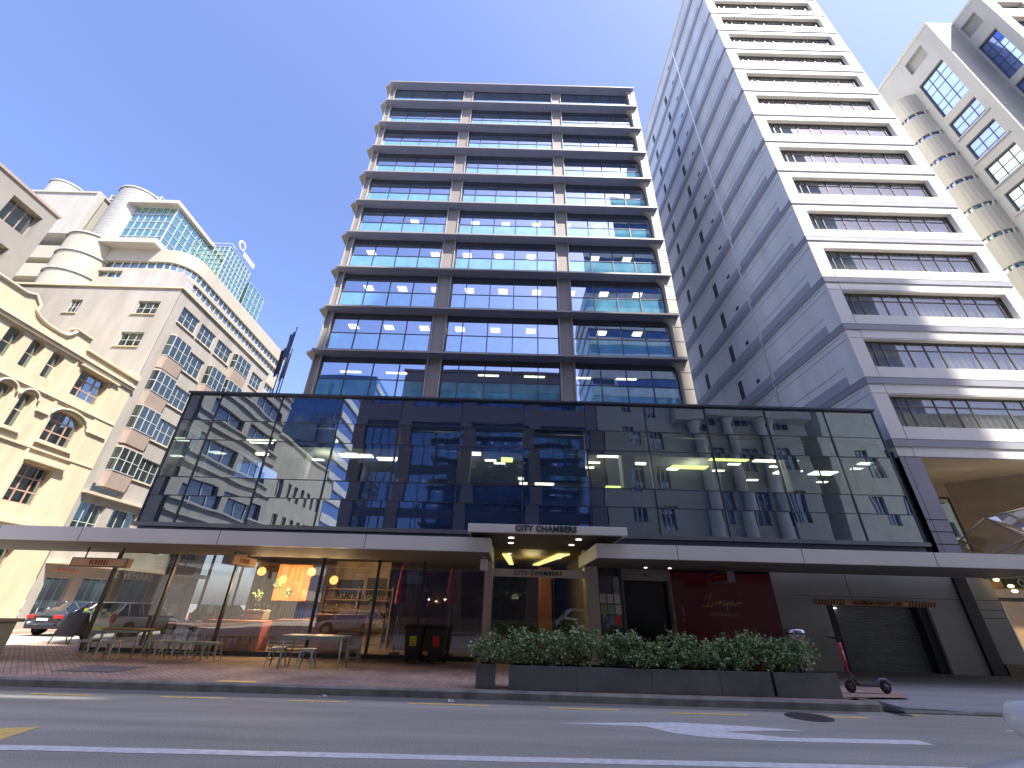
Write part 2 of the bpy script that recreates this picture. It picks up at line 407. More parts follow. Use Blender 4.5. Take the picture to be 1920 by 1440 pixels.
# driveway sloping to the road, tarmac
ys = [10.12, 10.9, 12.6, 16.3]
for (xa, xb) in ((7.9, 60),):
    n = 26
    for k in range(n):
        x0 = xa+(xb-xa)*k/n; x1 = xa+(xb-xa)*(k+1)/n
        def Z(x): return .03 + .07*min(1, max(0, (9.5-x)/1.5))
        dv.add([(x0,10.32,Z(x0)),(x1,10.32,Z(x1)),(x1,12.2,.13),(x0,12.2,.13),(x1,16.6,.13),(x0,16.6,.13)], [(0,1,2,3),(3,2,4,5)])
dv.add([(7.9,10.32,-.02),(60,10.32,-.02),(60,10.32,.03),(9.5,10.32,.03),(7.9,10.32,.10)], [(0,1,2,3,4)])
dv.add([(7.9,10.32,-.02),(7.9,10.32,.1),(7.9,16.6,.13),(7.9,16.6,-.02)], [(0,1,2,3)])
struct(dv.build('driveway', M_asph2))
kk = MB(); kerb(kk, [(7.9,10.28),(8.9,10.27),(9.6,10.24),(60,10.2)], w=.12, z1=.055); struct(kk.build('kerb', M_kerb))
# opposite footpath behind the camera and footpath across the side street
op = MB(); op.box(-12.5,120,-4,-1.2,-.02,.13); op.box(-30,-24,13,60,-.02,.13); op.box(-30,-24,-60,-1.2,-.02,.13); struct(op.build('footpath', M_pave2))

def zs(z, pts): return [(x, y, z) for x, y in pts]
mk = 0
for x0, x1, y0 in [(-8.95,-7.78,9.93),(-6.52,-5.29,9.99),(-4.07,-2.98,9.96),(-1.81,-.26,9.99),(.87,2.18,9.9),(3.08,4.54,9.75),(5.31,6.78,9.78),(-11.5,-10.2,9.93)]:
    b = MB(); n = 12
    top = [(x0+(x1-x0)*k/n, y0+.055+random.uniform(-.006,.006)) for k in range(n+1)]; bot = [(x0+(x1-x0)*k/n, y0-.055+random.uniform(-.006,.006)) for k in range(n+1)]
    b.add(zs(.004, top)+zs(.004, bot), [(k, k+1, n+2+k, n+1+k) for k in range(n)])
    struct(b.build('yellow_line', M_yel))
b = MB(); n = 120; x0, x1 = -30, 30
def yl(x): return 6.72+ .012*x
b.add([(x0+(x1-x0)*k/n, yl(x0+(x1-x0)*k/n)+.10+random.uniform(-.007,.007), .004) for k in range(n+1)] + [(x0+(x1-x0)*k/n, yl(x0+(x1-x0)*k/n)-.10+random.uniform(-.007,.007), .004) for k in range(n+1)], [(k,k+1,n+2+k,n+1+k) for k in range(n)])
struct(b.build('white_line', M_white))
b = MB()
b.poly(zs(.004, [(.89,8.70),(2.31,8.62),(2.60,8.25),(3.08,8.02),(3.99,7.92),(5.97,7.94),(6.37,7.93),(6.36,8.2),(4.35,8.15),(3.5,8.42),(4.27,8.56),(4.93,8.62),(3.89,8.86),(2.95,8.98),(2.1,8.86)]))
struct(b.build('road_arrow', M_white))
b = MB(); b.poly(zs(.004, [(-7.6,6.95),(-6.37,6.95),(-6.52,7.62),(-6.9,7.5),(-7.6,7.3)])); b.poly(zs(.004,[(7.59,10.0),(7.87,10.08),(8.30,10.2),(8.02,10.2)])); struct(b.build('yellow_arrow', M_yel))
b = MB(); b.poly(zs(.153, [(-6.09,10.82),(-5.2,10.82),(-5.28,11.0),(-6.0,11.0)])); struct(b.build('yellow_line', M_yel))
b = MB()
for k in range(3): b.box(8.55+.3*k, 8.75+.3*k, 9.0, 9.04, .0, .004)
struct(b.build('road_mark', M_white))
pm = asphalt('asphalt patch', (.27, .265, .24))
for x0, x1, y0, y1 in ((8.2,12.5,6.9,8.2),):
    b = MB(); b.poly([(x0,y0,.0025),(x1,y0+.05,.0025),(x1-.04,y1,.0025),(x0+.05,y1+.03,.0025)]); struct(b.build('road_patch', pm))
b = MB(); b.poly([(-17,10.22,.003),(6.9,10.12,.003),(6.9,10.36,.003),(3.5,10.42,.003),(0,10.56,.003),(-8,10.6,.003),(-17,10.62,.003)]); struct(b.build('gutter', asphalt('gutter grit', (.20,.19,.165))))
# manhole + service lid + gutter grate
b = MB(); b.lathe([(0,.001),(.40,.002),(.40,.006),(.33,.008),(0,.008)], (5.65,9.72,0), 28, smooth=False)
tag(b.build('manhole_cover', mat('cast iron', (.05,.048,.045), .6, bump=.6, bscale=40)), 'round cast iron manhole cover in the road, crossed by the yellow kerb line', 'manhole cover')
t = thing('service_lid', 'flat grey rectangular service lid set in the brick footpath', 'service lid', (-9.6,12.2,.15))
b = MB(); b.box(-10.3,-8.9,11.65,12.75,.148,.154); b.build('lid_frame', mat('lid metal', (.16,.155,.15), .5, metal=.4), t)
b = MB(); b.box(-10.2,-9.65,11.75,12.65,.150,.158); b.box(-9.6,-9.0,11.75,12.65,.150,.158); b.build('lid_plate', mat('lid plate', (.19,.19,.19), .5, var=.2), t)
t = thing('storm_drain', 'dark kerbside storm drain opening at the end of the kerb', 'drain', (7.75,10.4,0))
b = MB(); b.box(7.62,7.9,10.30,10.75,.02,.03); b.build('opening', M_black, t)
b = MB()
for k in range(4): b.box(7.62+.07*k,7.65+.07*k,10.02,10.30,.002,.012)
b.build('grate', M_steel, t)
for i, (x, y) in enumerate([(-3.95,15.2),(-3.55,10.45),(-1.0,10.25)]):
    z = .15 if y > 11 else .0
    b = MB()
    for k in range(7):
        a = random.uniform(0,6.3); px = x+random.uniform(-.09,.09); py = y+random.uniform(-.05,.05); h = random.uniform(.02,.06)
        b.add([(px,py,z+.003),(px+.06*math.cos(a),py+.06*math.sin(a),z+h),(px+.03*math.cos(a+1.2),py+.05*math.sin(a+1.2),z+.01),(px-.03,py+.02,z+h*.8)], [(0,1,2),(0,2,3)])
    tag(b.build('paper_litter', mat('paper', (.8,.8,.78), .8)), ['crumpled white paper on the bricks left of the two black wheelie bins','crumpled white paper in the gutter in front of the outdoor table','small white scrap in the gutter nearest the small square planter'][i], 'litter', 'scraps of paper litter')

# ================================================================= CITY TOWER
T = thing('office_building', 'dark blue glass office tower with ledges at every floor above a wide glass podium', 'office building', (0, 16, 0))
TX0, TX1 = -11.95, 10.45
LZ = [11.74+3.313*k for k in range(11)]   # ledge undersides (first hidden by podium)
DG = 22.15
bays = [(-11.55,-5.25,4),(-4.20,2.85,5),(3.80,9.95,4)]
def ledge_mb(z, top=False):
    b = MB(); th = .30
    x0, x1 = TX0, TX1
    # front wing: thin nose, deep root
    prof = [(21.46, z+.02), (21.46, z+.13), (22.2, z+.30), (22.2, z-.06), (21.95, z-.01)]
    b.prism([(x0-.05, y, h) for y, h in prof], (x1-x0+.1, 0, 0))
    nose = MB(); nose.box(x0-.07, x1+.07, 21.43, 21.457, z+.01, z+.14)
    return b, nose
for k, z in enumerate(LZ):
    b, nose = ledge_mb(z if k < 10 else 44.55-.02)
    a = b.build('ledge', M_soffit, T); nose.build('ledge_edge', M_ledge, a)
    if k < 11:
        # side return ledges with sloped tips, left and right faces
        zz = z if k < 10 else 44.53
        s = MB()
        for sx, xe in ((-1, TX0), (1, TX1)):
            s.prism([(xe+sx*.06, 21.6, zz+.0), (xe+sx*.06, 21.6, zz+.17), (xe+sx*.62, 21.95, zz+.17), (xe+sx*.62, 21.95, zz+.05)], (0, 13, 0)) if sx < 0 else \
            s.prism([(xe+.06, 22.4, zz+.0), (xe+.06, 22.4, zz+.2), (xe+.55, 22.5, zz+.2), (xe+.55, 22.5, zz+.08)], (0, 12, 0))
        s.split('side_ledge', M_ledge, T)
b = MB(); b.box(TX0+.05, TX1-.05, 22.35, 36, 44.62, 45.0); b.build('roof', M_dark, T)
for x0, x1 in ((-5.12,-4.34),(2.95,3.72),(-11.98,-11.62)):
    b = MB(); b.box(x0, x1, 22.02, 22.6, 8.8, 44.3); b.build('column', M_col, T)
    f = MB()
    for xx in (x0-.06, x1+.002):
        f.box(xx, xx+.058, 21.92, 22.5, 8.8, 44.3)
    f.split('column_fin', M_fin, T)
b = MB(); b.box(10.02, 10.62, 21.72, 24.0, 8.8, 44.4); b.build('pier', M_pier, T)
b = MB()
for k in range(1, 33): b.box(10.0, 10.625, 21.705, 21.72, 8.8+1.104*k, 8.812+1.104*k)
b.build('pier_joint', M_dark, T)
b = MB()
for z in LZ[:]:
    # curved brackets under the ledge at the right pier
    pts = [(10.02, z-.03)]
    for a in range(0, 91, 15): pts.append((10.02-.42+.42*math.sin(R(a)), z-.03-.95+.95*math.cos(R(a))))
    b.prism([(x, 21.76, h) for x, h in [(9.6, z-.03)]+pts[1:]+[(10.02, z-.03)]], (0, .4, 0))
b.split('pier_bracket', M_pier, T)
# side and back walls
b = MB(); b.box(TX0+.08, TX0+.2, 22.4, 36, 8.8, 44.5); b.box(TX1+.1, TX1+.16, 24.0, 36, 8.8, 44.5); b.box(TX0+.1, TX1, 35.6, 36, 8.8, 44.5); b.build('side_wall', mat('tower side wall', (.30,.27,.25), .6), T)
for k in range(10):
    zb = LZ[k]+.30; zt = LZ[k+1]-.40; ztr = LZ[k]+1.78
    # storey: head spandrel, floor slab, ceiling, lights
    for bi, (x0, x1, n) in enumerate(bays):
        xs = [x0+(x1-x0)*j/n for j in range(n+1)]
        if bi == 1: xs = [x0, x0+.95, x0+2.55, x0+4.15, x0+5.75, x1]
        up = MB(); up.add([(x0,DG,ztr),(x1,DG,ztr),(x1,DG,zt),(x0,DG,zt)], [(0,1,2,3)])
        w = up.build('window', M_tglass, T)
        lo = MB(); lo.add([(x0,DG,zb),(x1,DG,zb),(x1,DG,ztr),(x0,DG,ztr)], [(0,1,2,3)]); lo.build('spandrel_pane', M_tfrit, w)
        f = MB()
        for x in xs: f.box(x-.028, x+.028, DG-.05, DG+.03, zb, zt)
        f.box(x0, x1, DG-.03, DG+.02, ztr-.022, ztr+.022); f.box(x0, x1, DG-.05, DG+.03, zt-.005, zt+.34); f.box(x0, x1, DG-.045, DG+.03, zb-.05, zb+.03)
        f.build('frame', M_dark, w)
    lt = MB()
    s = MB(); s.box(TX0+.25, 9.98, DG+.06, 30, zt+.02, zt+.06); s.build('ceiling', M_ceil, T)
    s = MB(); s.box(TX0+.25, 9.98, DG+.1, 30, LZ[k]+.05, LZ[k]+.2); s.build('floor_slab', M_intdark, T)
    if k in (3,4,5): pass
    rows = [(24.3, 3.05)] if k > 0 else [(22.9, 1.3)]
    if k < 5:
        xx = -10.6 if k % 2 else -10.2
        while xx < 9.6:
            if not (-5.3 < xx < -4.0 or 2.7 < xx < 3.9) and random.random() < (.98 if k < 4 else .7):
                if k == 0: lt.box(xx-.65, xx+.65, 23.2, 23.4, zt-.02, zt+.012)
                else: lt.box(xx-.30, xx+.30, 22.80, 23.30, zt-.02, zt+.012)
            xx += (2.35 if k else 2.9)
        lt.split('ceiling_light', M_lit, T)
b = MB(); b.box(TX0+.25, 9.98, 29.6, 29.8, 11, 44.4); b.build('core_wall', mat('core wall', (.10,.10,.105), .9), T)

# ---------------- podium glass box
BX0, BX1, BY = -13.42, 15.1, 16.0
xs = [BX0,-12.1,-9.55,-7.03,-4.53,-2.02,.5,3.05,5.53,8.05,10.55,13.03,BX1]
rows = [(4.12,5.10,'s'),(5.10,5.80,'s'),(5.80,7.30,'v'),(7.30,8.13,'b'),(8.13,9.30,'s')]
for i in range(len(xs)-1):
    x0, x1 = xs[i], xs[i+1]
    w = None
    for z0, z1, ty in rows:
        q = MB(); tilt = random.uniform(-.010,.010); t2 = random.uniform(-.008,.008)
        q.add([(x0,BY+tilt,z0),(x1,BY-tilt,z0),(x1,BY-tilt+t2,z1),(x0,BY+tilt+t2,z1)], [(0,1,2,3)])
        left = i < 4
        o = q.build('podium_pane' if w else 'podium_window', M_bspan if ty == 's' else M_bglass, w or T)
        if w is None: w = o
    f = MB(); f.box(x0-.022, x0+.022, BY-.035, BY+.08, 4.12, 9.3)
    for z0, z1, ty in rows[1:]: f.box(x0+.022, x1-.022, BY-.02, BY+.06, z0-.014, z0+.014)
    if i == len(xs)-2: f.box(x1-.03, x1+.03, BY-.035, BY+.08, 4.12, 9.3)
    f.build('mullion', M_dark, w)
    if 2 <= i:
        bl = MB(); d = BY+.30
        bl.add([(x0+.05,d,7.42),(x1-.05,d,7.42),(x1-.05,d,8.0),(x0+.05,d,8.0)], [(0,1,2,3)])
        if i in (4,6): bl.add([(x0+.05,d,6.02),(x1-.05,d,6.02),(x1-.05,d,7.2),(x0+.05,d,7.2)], [(0,1,2,3)])
        bl.build('blind', M_blind, w)
        rl = MB(); rl.box(x0+.03,x1-.03,d-.08,d+.1,7.24,7.38); rl.box(x0+.03,x1-.03,d-.08,d+.1,8.02,8.12); rl.build('blind_rail', M_black, w)
b = MB(); b.box(BX0-.05, BX1+.05, BY-.14, BY+.35, 9.30, 9.38); b.build('coping', M_dark, T)
b = MB(); b.box(BX0-.08, BX1+.08, BY-.12, BY+.25, 3.98, 4.12); b.build('podium_sill', mat('sill aluminium', (.22,.22,.23), .4, metal=.4), T)
b = MB(); b.box(BX0, BX1, BY+.1, 22.0, 3.62, 3.97); b.build('podium_slab', M_soffit, T)
b = MB(); b.box(BX0+.05, BX1-.05, BY+.15, 22.0, 9.0, 9.2); b.build('podium_roof', M_dark, T)
for sx in (BX0, BX1):
    q = MB(); q.add([(sx,BY,4.12),(sx,22,4.12),(sx,22,9.3),(sx,BY,9.3)], [(0,1,2,3)]); w = q.build('podium_side_glass', M_bglass, T)
    f = MB()
    for yy in (16.04, 18, 20, 22): f.box(sx-.03, sx+.03, yy-.02, yy+.02, 4.12, 9.3)
    for zz in (5.1,5.8,7.3,8.13): f.box(sx-.02, sx+.02, 16.06, 21.97, zz-.014, zz+.014)
    f.build('mullion', M_dark, w)
# podium interior
b = MB(); b.box(BX0+.2, BX1-.2, 25.8, 26, 4.2, 9); b.build('podium_core_wall', mat('podium back wall', (.36,.36,.29), .9, var=.3, scale=.8), T)
b = MB(); b.box(BX0+.2, BX1-.2, BY+.5, 25.8, 8.2, 8.26); b.build('podium_ceiling', mat('podium ceiling', (.20,.20,.17), .9, var=.2), T)
b = MB(); b.box(BX0+.2, BX1-.2, BY+.3, 25.8, 5.55, 5.66); b.build('podium_floor', M_intdark, T)
lt = MB()
for (x, y, dx, dy) in [(-8.7,18.2,.9,.22),(-7.6,20.2,.8,.22),(-6.6,18.4,.8,.2),(-5.9,20.6,.75,.22),(-2.2,19.4,.8,.2),(-3.6,23.5,.6,.2),(1.0,23.5,.5,.2),(1.6,24.5,1.0,.2),(4.9,19.2,.75,.2),(-11.2,18.5,.8,.2),(14.2,21.0,.6,.3),(12.6,19.2,1.0,.25)]:
    lt.box(x-dx, x+dx, y-dy, y+dy, 8.15, 8.19)
for i in range(24):
    x = -12.2+(i % 12)*2.3+random.uniform(-.3,.3); y = 20.5+2.2*(i//23)+random.uniform(-.6,.6)
    lt.box(x-.28, x+.28, y-.09, y+.09, 8.15, 8.19)
lt.split('podium_light', M_lit, T)
for px_, py_ in ((-9,20),(-3.5,20.5),(3,20.5),(9,20)):
    pl = bpy.data.lights.new('office_glow', 'POINT'); pl.energy = 80; pl.color = (1,.93,.62); pl.shadow_soft_size = .5
    po = bpy.data.objects.new('office_glow', pl); C.objects.link(po); po.parent = T; po.location = (px_, py_-16, 7.7)
lt = MB()
for (x, y, dx, dy) in [(9.0,20.6,.9,.24),(10.4,19.3,.9,.14),(6.4,24.8,.7,.2),(-.15,20.2,.28,.3)]:
    lt.box(x-dx, x+dx, y-dy, y+dy, 8.15, 8.19)
lt.split('podium_light', M_litg, T, label='greenish lit ceiling panel')
fu = MB()
for i in range(34):
    x = random.uniform(-12,14); y = random.uniform(17,24); h = random.choice([.75,1.1,1.3,1.5]); w_ = random.uniform(.3,.9)
    fu.box(x, x+w_, y, y+.5, 5.66, 5.66+h)
    if random.random() < .5: fu.box(x+.1, x+.45, y+.05, y+.1, 5.66+h+.05, 5.66+h+.4)
fu.build('office_furniture', mat('office furniture', (.13,.12,.11), .7, var=.4, scale=2), T)
b = MB()
for x in (-9.55,-2.1,5.4,12.9): b.box(x-.3,x+.3,18.6,19.2,5.66,8.2)
b.split('podium_column', mat('podium column', (.25,.25,.25), .8), T)

# ---------------- ground floor
def shop(par, x0, x1, y, z0, z1, muls, m, bar=.035, fm=M_dark, tr=None):
    q = MB(); q.add([(x0,y,z0),(x1,y,z0),(x1,y,z1),(x0,y,z1)], [(0,1,2,3)]); w = q.build('shopfront_window', m, par)
    f = MB()
    for x in muls: f.box(x-bar, x+bar, y-.06, y+.05, z0, z1)
    if tr: f.box(x0, x1, y-.03, y+.03, tr-.03, tr+.03)
    f.box(x0, x1, y-.07, y+.06, z0-.12, z0)
    f.build('frame', fm, w); return w
GY = 15.9
for x0, x1 in ((-13.4,-11.4),(-11.4,-9.3),(-9.3,-6.33),(-6.33,-4.4),(-4.4,-2.85),(-2.85,-.75)):
    shop(T, x0+.002, x1-.002, GY, .28, 3.55, [x0], M_cglass)
b = MB(); b.box(-13.45,-.75,GY-.09,GY+.12,.149,.165); b.box(-13.4,-.75,GY-.03,GY+.03,.165,.27); b.build('shopfront_plinth', M_conc, T)
q = MB(); q.add([(-13.4,GY,.28),(-13.4,26,.28),(-13.4,26,3.55),(-13.4,GY,3.55)], [(0,1,2,3)]); w = q.build('shopfront_window', M_cglass, T)
f = MB()
for yy in (15.92,18.4,21,23.5,26): f.box(-13.45,-13.35,yy-.03,yy+.03,.15,3.55)
f.build('frame', M_dark, w)
# cafe interior
b = MB(); b.box(-13.3,-.8,24.6,24.8,.15,3.6); b.build('cafe_back_wall', mat('cafe wall', (.42,.35,.25), .85, var=.25, scale=.9), T)
b = MB()
for k in range(22): b.box(-13.25+.14*k,-13.19+.14*k,24.50,24.58,.16,3.4)
b.build('timber_battens', mat('timber battens', (.30,.19,.10), .6, var=.3, scale=3), T)
b = MB(); b.box(-7.9,-6.7,21.85,21.9,1.9,2.7); b.box(-6.5,-5.6,21.85,21.9,2.0,2.8); b.build('menu_board', mat('menu board', (.04,.04,.035), .7, var=.5, scale=12), T)
b = MB(); b.box(-8.1,-5.5,21.9,22.0,.16,3.5); b.build('bar_back_panel', mat('bar back', (.30,.24,.16), .8, var=.3, scale=2), T)
b = MB(); b.box(-13.38,-.8,GY+.1,26,.10,.16); b.build('cafe_floor', mat('cafe floor', (.24,.19,.14), .5, var=.2), T)
b = MB(); b.box(-13.38,-.8,GY+.1,26,3.56,3.61); b.build('cafe_ceiling', mat('cafe ceiling', (.12,.11,.09), .8), T)
b = MB(); b.box(-9.6,-8.2,19.5,19.6,1.75,3.1); b.build('orange_wall_panel', brickmat('orange tiles', (.72,.33,.07),(.66,.29,.06),(.5,.22,.05),.12,.12), T)
b = MB(); b.box(-10.25,-8.2,16.5,17.2,.16,1.10); b.build('cafe_counter', mat('terracotta counter', (.75,.22,.08), .5, var=.1), T, bevel=.02)
b = MB(); b.box(-6.55,-4.95,16.5,17.2,.16,1.35); b.build('cafe_counter', mat('terracotta counter lit', (.80,.33,.17), .5, var=.1), T, bevel=.02)  # paler copy of the counter colour, lit look painted in
b = MB()
for k in range(9): b.box(-8.15,-6.6,17.2,17.25,.2+.1*k,.25+.1*k)
b.box(-8.15,-6.6,17.2,17.8,1.08,1.14)
b.build('slatted_counter', mat('timber slats', (.38,.22,.12), .6, var=.2), T)
for x, z in ((-9.5,2.72),(-8.6,2.46),(-7.57,2.74),(-6.65,2.48)):
    t = thing('pendant_lamp', ['round orange glass pendant lamp furthest left inside the cafe window','round orange glass pendant lamp in front of the orange tiled wall','round orange glass pendant lamp third from the left in the cafe','round orange glass pendant lamp furthest right inside the cafe window'][[-9.5,-8.6,-7.57,-6.65].index(x)], 'lamp', (x,18,z), 'orange pendant lamps in the cafe')
    b = MB(); b.lathe([(.155*math.sin(R(a)), -.155*math.cos(R(a))) for a in range(5,180,14)], (x,18,z), 18); b.build('lamp_shade', M_lamp, t)
    b = MB(); b.tube([(x,18,z+.15),(x,18,3.56)], .008, 6); b.build('cord', M_black, t)
    pl = bpy.data.lights.new('lamp_light', 'POINT'); pl.energy = 55; pl.color = (1,.66,.34); pl.shadow_soft_size = .16
    po = bpy.data.objects.new('lamp_light', pl); C.objects.link(po); po.parent = t; po.location = (0,0,-.25)
# espresso machine, shelves and bottles on the counter
t = thing('coffee_machine', 'pale coffee machine standing on the terracotta cafe counter', 'coffee machine', (-8.9,17.4,1.1))
b = MB(); b.box(-9.25,-8.6,17.2,17.7,1.10,1.42); b.build('body', mat('machine enamel', (.45,.42,.33), .4), t, bevel=.03)
b = MB(); b.box(-9.22,-8.63,17.18,17.2,1.28,1.34)
for k in range(4): b.tube([(-9.15+.16*k,17.45,1.42),(-9.15+.16*k,17.45,1.60)], .05, 8)
b.build('cup_rail', M_black, t)
t = thing('bar_shelf', 'brown back shelf holding glasses and bottles behind the cafe counter', 'shelf', (-7.0,20,0.15))
b = MB()
for k in range(4): b.box(-8.0,-5.0,20.8,21.2,1.0+.42*k,1.04+.42*k)
for x in (-8.0,-6.5,-5.0): b.box(x-.03,x+.03,20.8,21.2,.16,2.4)
b.build('boards', mat('shelf timber', (.20,.13,.08), .6), t)
b = MB()
for k in range(3):
    for j in range(24):
        x = -7.9+j*.12; h = random.uniform(.1,.28); b.lathe([(.035,0),(.035,h*.7),(.012,h*.85),(.012,h)], (x,21.0,1.04+.42*k), 8)
b.build('bottles', mat('bottle glass', (.25,.20,.12), .2, var=.6, scale=8), t)
t = thing('potted_plant', 'dark leafy potted plant hanging beside the orange tiles', 'plant', (-9.0,18.8,2.2))
b = MB()
for c in ((-9.15,18.9,2.35),(-8.7,18.9,2.05),(-9.6,18.4,1.9),(-5.2,18.5,1.9)):
    for i in range(50):
        a = random.uniform(0,6.3); e = random.uniform(-1.2,1.2); r = random.uniform(.05,.2); p = Vector(c)+Vector((math.cos(a)*math.cos(e), math.sin(a)*math.cos(e), math.sin(e)))*r
        d = Vector((random.uniform(-1,1),random.uniform(-1,1),random.uniform(-1,1))).normalized()*.06; u = d.orthogonal()*.5
        b.add([p-d,p+u,p+d,p-u], [(0,1,2,3)])
b.build('foliage', M_leaf, t)
for i, x in enumerate((-3.85,-2.0)):
    t = thing('closed_parasol', ['closed dark red parasol standing in the window behind the left wheelie bin','closed dark red parasol standing in the window nearest the entrance'][i], 'parasol', (x,17.3,.16), 'closed red parasols in the cafe window')
    b = MB(); b.lathe([(.02,3.1),(.10,2.9),(.17,2.3),(.20,1.75),(.13,1.7)], (x,17.3,0), 9, smooth=False); b.build('canopy', mat('red canvas', (.36,.025,.02), .8, var=.2), t)
    b = MB(); b.tube([(x,17.3,.16),(x,17.3,1.72)], .025, 8); b.lathe([(.22,.16),(.22,.24),(.05,.26)], (x,17.3,0), 14); b.build('pole', M_black, t)
b = MB()
for k in range(40):
    x = -4.2+k*.085; dd = .012 if k % 2 else 0
    b.add([(x,18.6+dd,.2),(x+.085,18.64-dd,.2),(x+.085,18.64-dd,3.2),(x,18.6+dd,3.2)], [(0,1,2,3)])
b.build('cafe_curtain', mat('grey drapes', (.22,.21,.18), .9, var=.15), T)
# side wall of the cafe/entrance lobby
b = MB(); b.box(-.75,-.70,16.1,25,.15,3.6); b.box(3.02,3.06,16.1,25,.15,3.6); b.split('lobby_side_wall', mat('lobby stone', (.22,.19,.13), .4, var=.15), T)
b = MB(); b.box(-.7,3.02,24.8,25,.15,3.9); b.build('lobby_back_wall', mat('lobby back', (.05,.045,.035), .6, var=.3), T)
b = MB(); b.box(-.7,3.02,16.1,25,.12,.17); b.build('lobby_floor', mat('lobby floor', (.20,.18,.13), .15), T)
b = MB(); b.prism([(1.9,17.0,3.5),(2.35,17.0,3.5),(1.5,21.5,3.5),(1.2,21.5,3.5)], (0,0,.04)); b.prism([(-.2,17.5,3.5),(.1,17.5,3.5),(.3,21.5,3.5),(.1,21.5,3.5)], (0,0,.04)); b.split('lobby_light', M_strip, T)
b = MB(); b.box(-.7,3.02,16.1,25,3.56,3.62); b.build('lobby_ceiling', mat('lobby ceiling', (.22,.18,.08), .5), T)
b = MB(); b.box(1.5,2.1,22,22.4,.17,3.5); b.build('lobby_column', mat('lobby copper', (.45,.16,.05), .3), T)
# portal frame
PY = 15.7
b = MB(); b.box(-.74,-.48,PY-.25,PY+.3,.15,3.6); b.box(2.62,3.04,PY-.25,PY+.3,.15,3.6); b.split('portal_column', mat('portal aluminium', (.62,.55,.49), .4, var=.05), T, bevel=.01)
b = MB(); b.box(-.46,2.60,PY-.02,PY+.12,2.62,2.86); b.build('portal_transom', mat('portal bar', (.75,.70,.63), .4), T)
for x0, x1 in ((-.46,.55),(.55,1.58),(1.58,2.60)):
    shop(T, x0+.002, x1-.002, PY+.06, .17, 2.6, [x0+.01], M_cglass, bar=.012)
q = MB(); q.add([(-.46,PY+.07,2.88),(2.6,PY+.07,2.88),(2.6,PY+.07,3.58),(-.46,PY+.07,3.58)], [(0,1,2,3)]); q.build('transom_window', M_cglass, T)
tb = text_mb('CITY CHAMBERS', .17, .02, .004, 1.35); b = MB(); b.merge(tb, MX((1.05,PY-.035,2.74),(1,0,0),(0,0,1),(0,-1,0)))
tag(b.build('door_sign', mat('sign letters dark', (.03,.03,.035), .4)), 'small dark CITY CHAMBERS lettering on the bar over the entrance doors', 'sign')
# ---------------- canopies
def canopy(x0, x1, z0, z1, y0, seams, nm):
    o = MB(); o.box(x0, x1, y0, y0+.12, z0, z1); a = o.build('canopy_fascia', M_canopy, T, bevel=.006)
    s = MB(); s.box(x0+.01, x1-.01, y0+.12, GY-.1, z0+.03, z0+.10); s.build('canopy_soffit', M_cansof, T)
    r = MB(); r.box(x0+.01, x1-.01, y0+.12, GY+.1, z1-.06, z1-.02); r.build('canopy_roof', M_dark, T)
    j = MB()
    for sx in seams: j.box(sx-.008, sx+.008, y0-.003, y0+.02, z0, z1)
    j.build('canopy_joint', M_dark, T)
    for xe in (x0, x1):
        e = MB(); e.box(xe-.05 if xe == x0 else xe, xe if xe == x0 else xe+.05, y0+.003, GY-.12, z0, z1-.003); e.build('canopy_end', M_canopy, T)
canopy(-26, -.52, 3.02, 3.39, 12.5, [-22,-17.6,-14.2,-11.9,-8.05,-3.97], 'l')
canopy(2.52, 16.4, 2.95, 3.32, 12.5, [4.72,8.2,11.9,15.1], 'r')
o = MB(); o.box(-1.11,3.30,12.2,12.35,3.50,3.72); o.build('canopy_fascia', M_canopy, T, bevel=.006)
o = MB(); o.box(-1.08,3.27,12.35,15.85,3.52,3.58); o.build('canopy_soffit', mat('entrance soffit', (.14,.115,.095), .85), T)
o = MB(); o.box(-1.11,-1.06,12.36,15.8,3.50,3.72); o.box(3.25,3.30,12.36,15.8,3.50,3.72); o.build('canopy_end', M_canopy, T)
o = MB(); o.box(-1.0,3.2,12.4,15.9,3.68,3.71); o.build('canopy_roof', M_dark, T)
b = MB(); b.merge(text_mb('CITY CHAMBERS', .225, .03, .006, 1.02), MX((1.05,12.18,3.612),(1,0,0),(0,0,1),(0,-1,0)))
tag(b.build('canopy_sign', mat('sign letters grey', (.07,.075,.085), .4)), 'large dark grey CITY CHAMBERS letters on the raised entrance canopy', 'sign')
dl = MB()
for x, y in ((.1,13.2),(2.1,13.2),(.1,14.3),(2.05,14.4)): dl.lathe([(.085,3.50),(.085,3.515)], (x,y,0), 16)
for x in (4.6,5.4): dl.lathe([(.05,2.96),(.05,2.975)], (x,15.2,0), 12)
dl.split('downlight', M_down, T)
for i,(x,y,z) in enumerate([(-.68,13.4,2.62)]):
    t = thing('speaker_box', 'white box speaker hanging under the canopy end left of the entrance', 'speaker', (x,y,z))
    b = MB(); b.box(x-.1,x+.1,y-.08,y+.08,z,z+.30); b.build('body', mat('white plastic', (.7,.7,.68), .4), t, bevel=.02)
    b = MB(); b.tube([(x,y,z+.3),(x,y,z+.42)], .02, 6); b.build('bracket', M_steel, t)
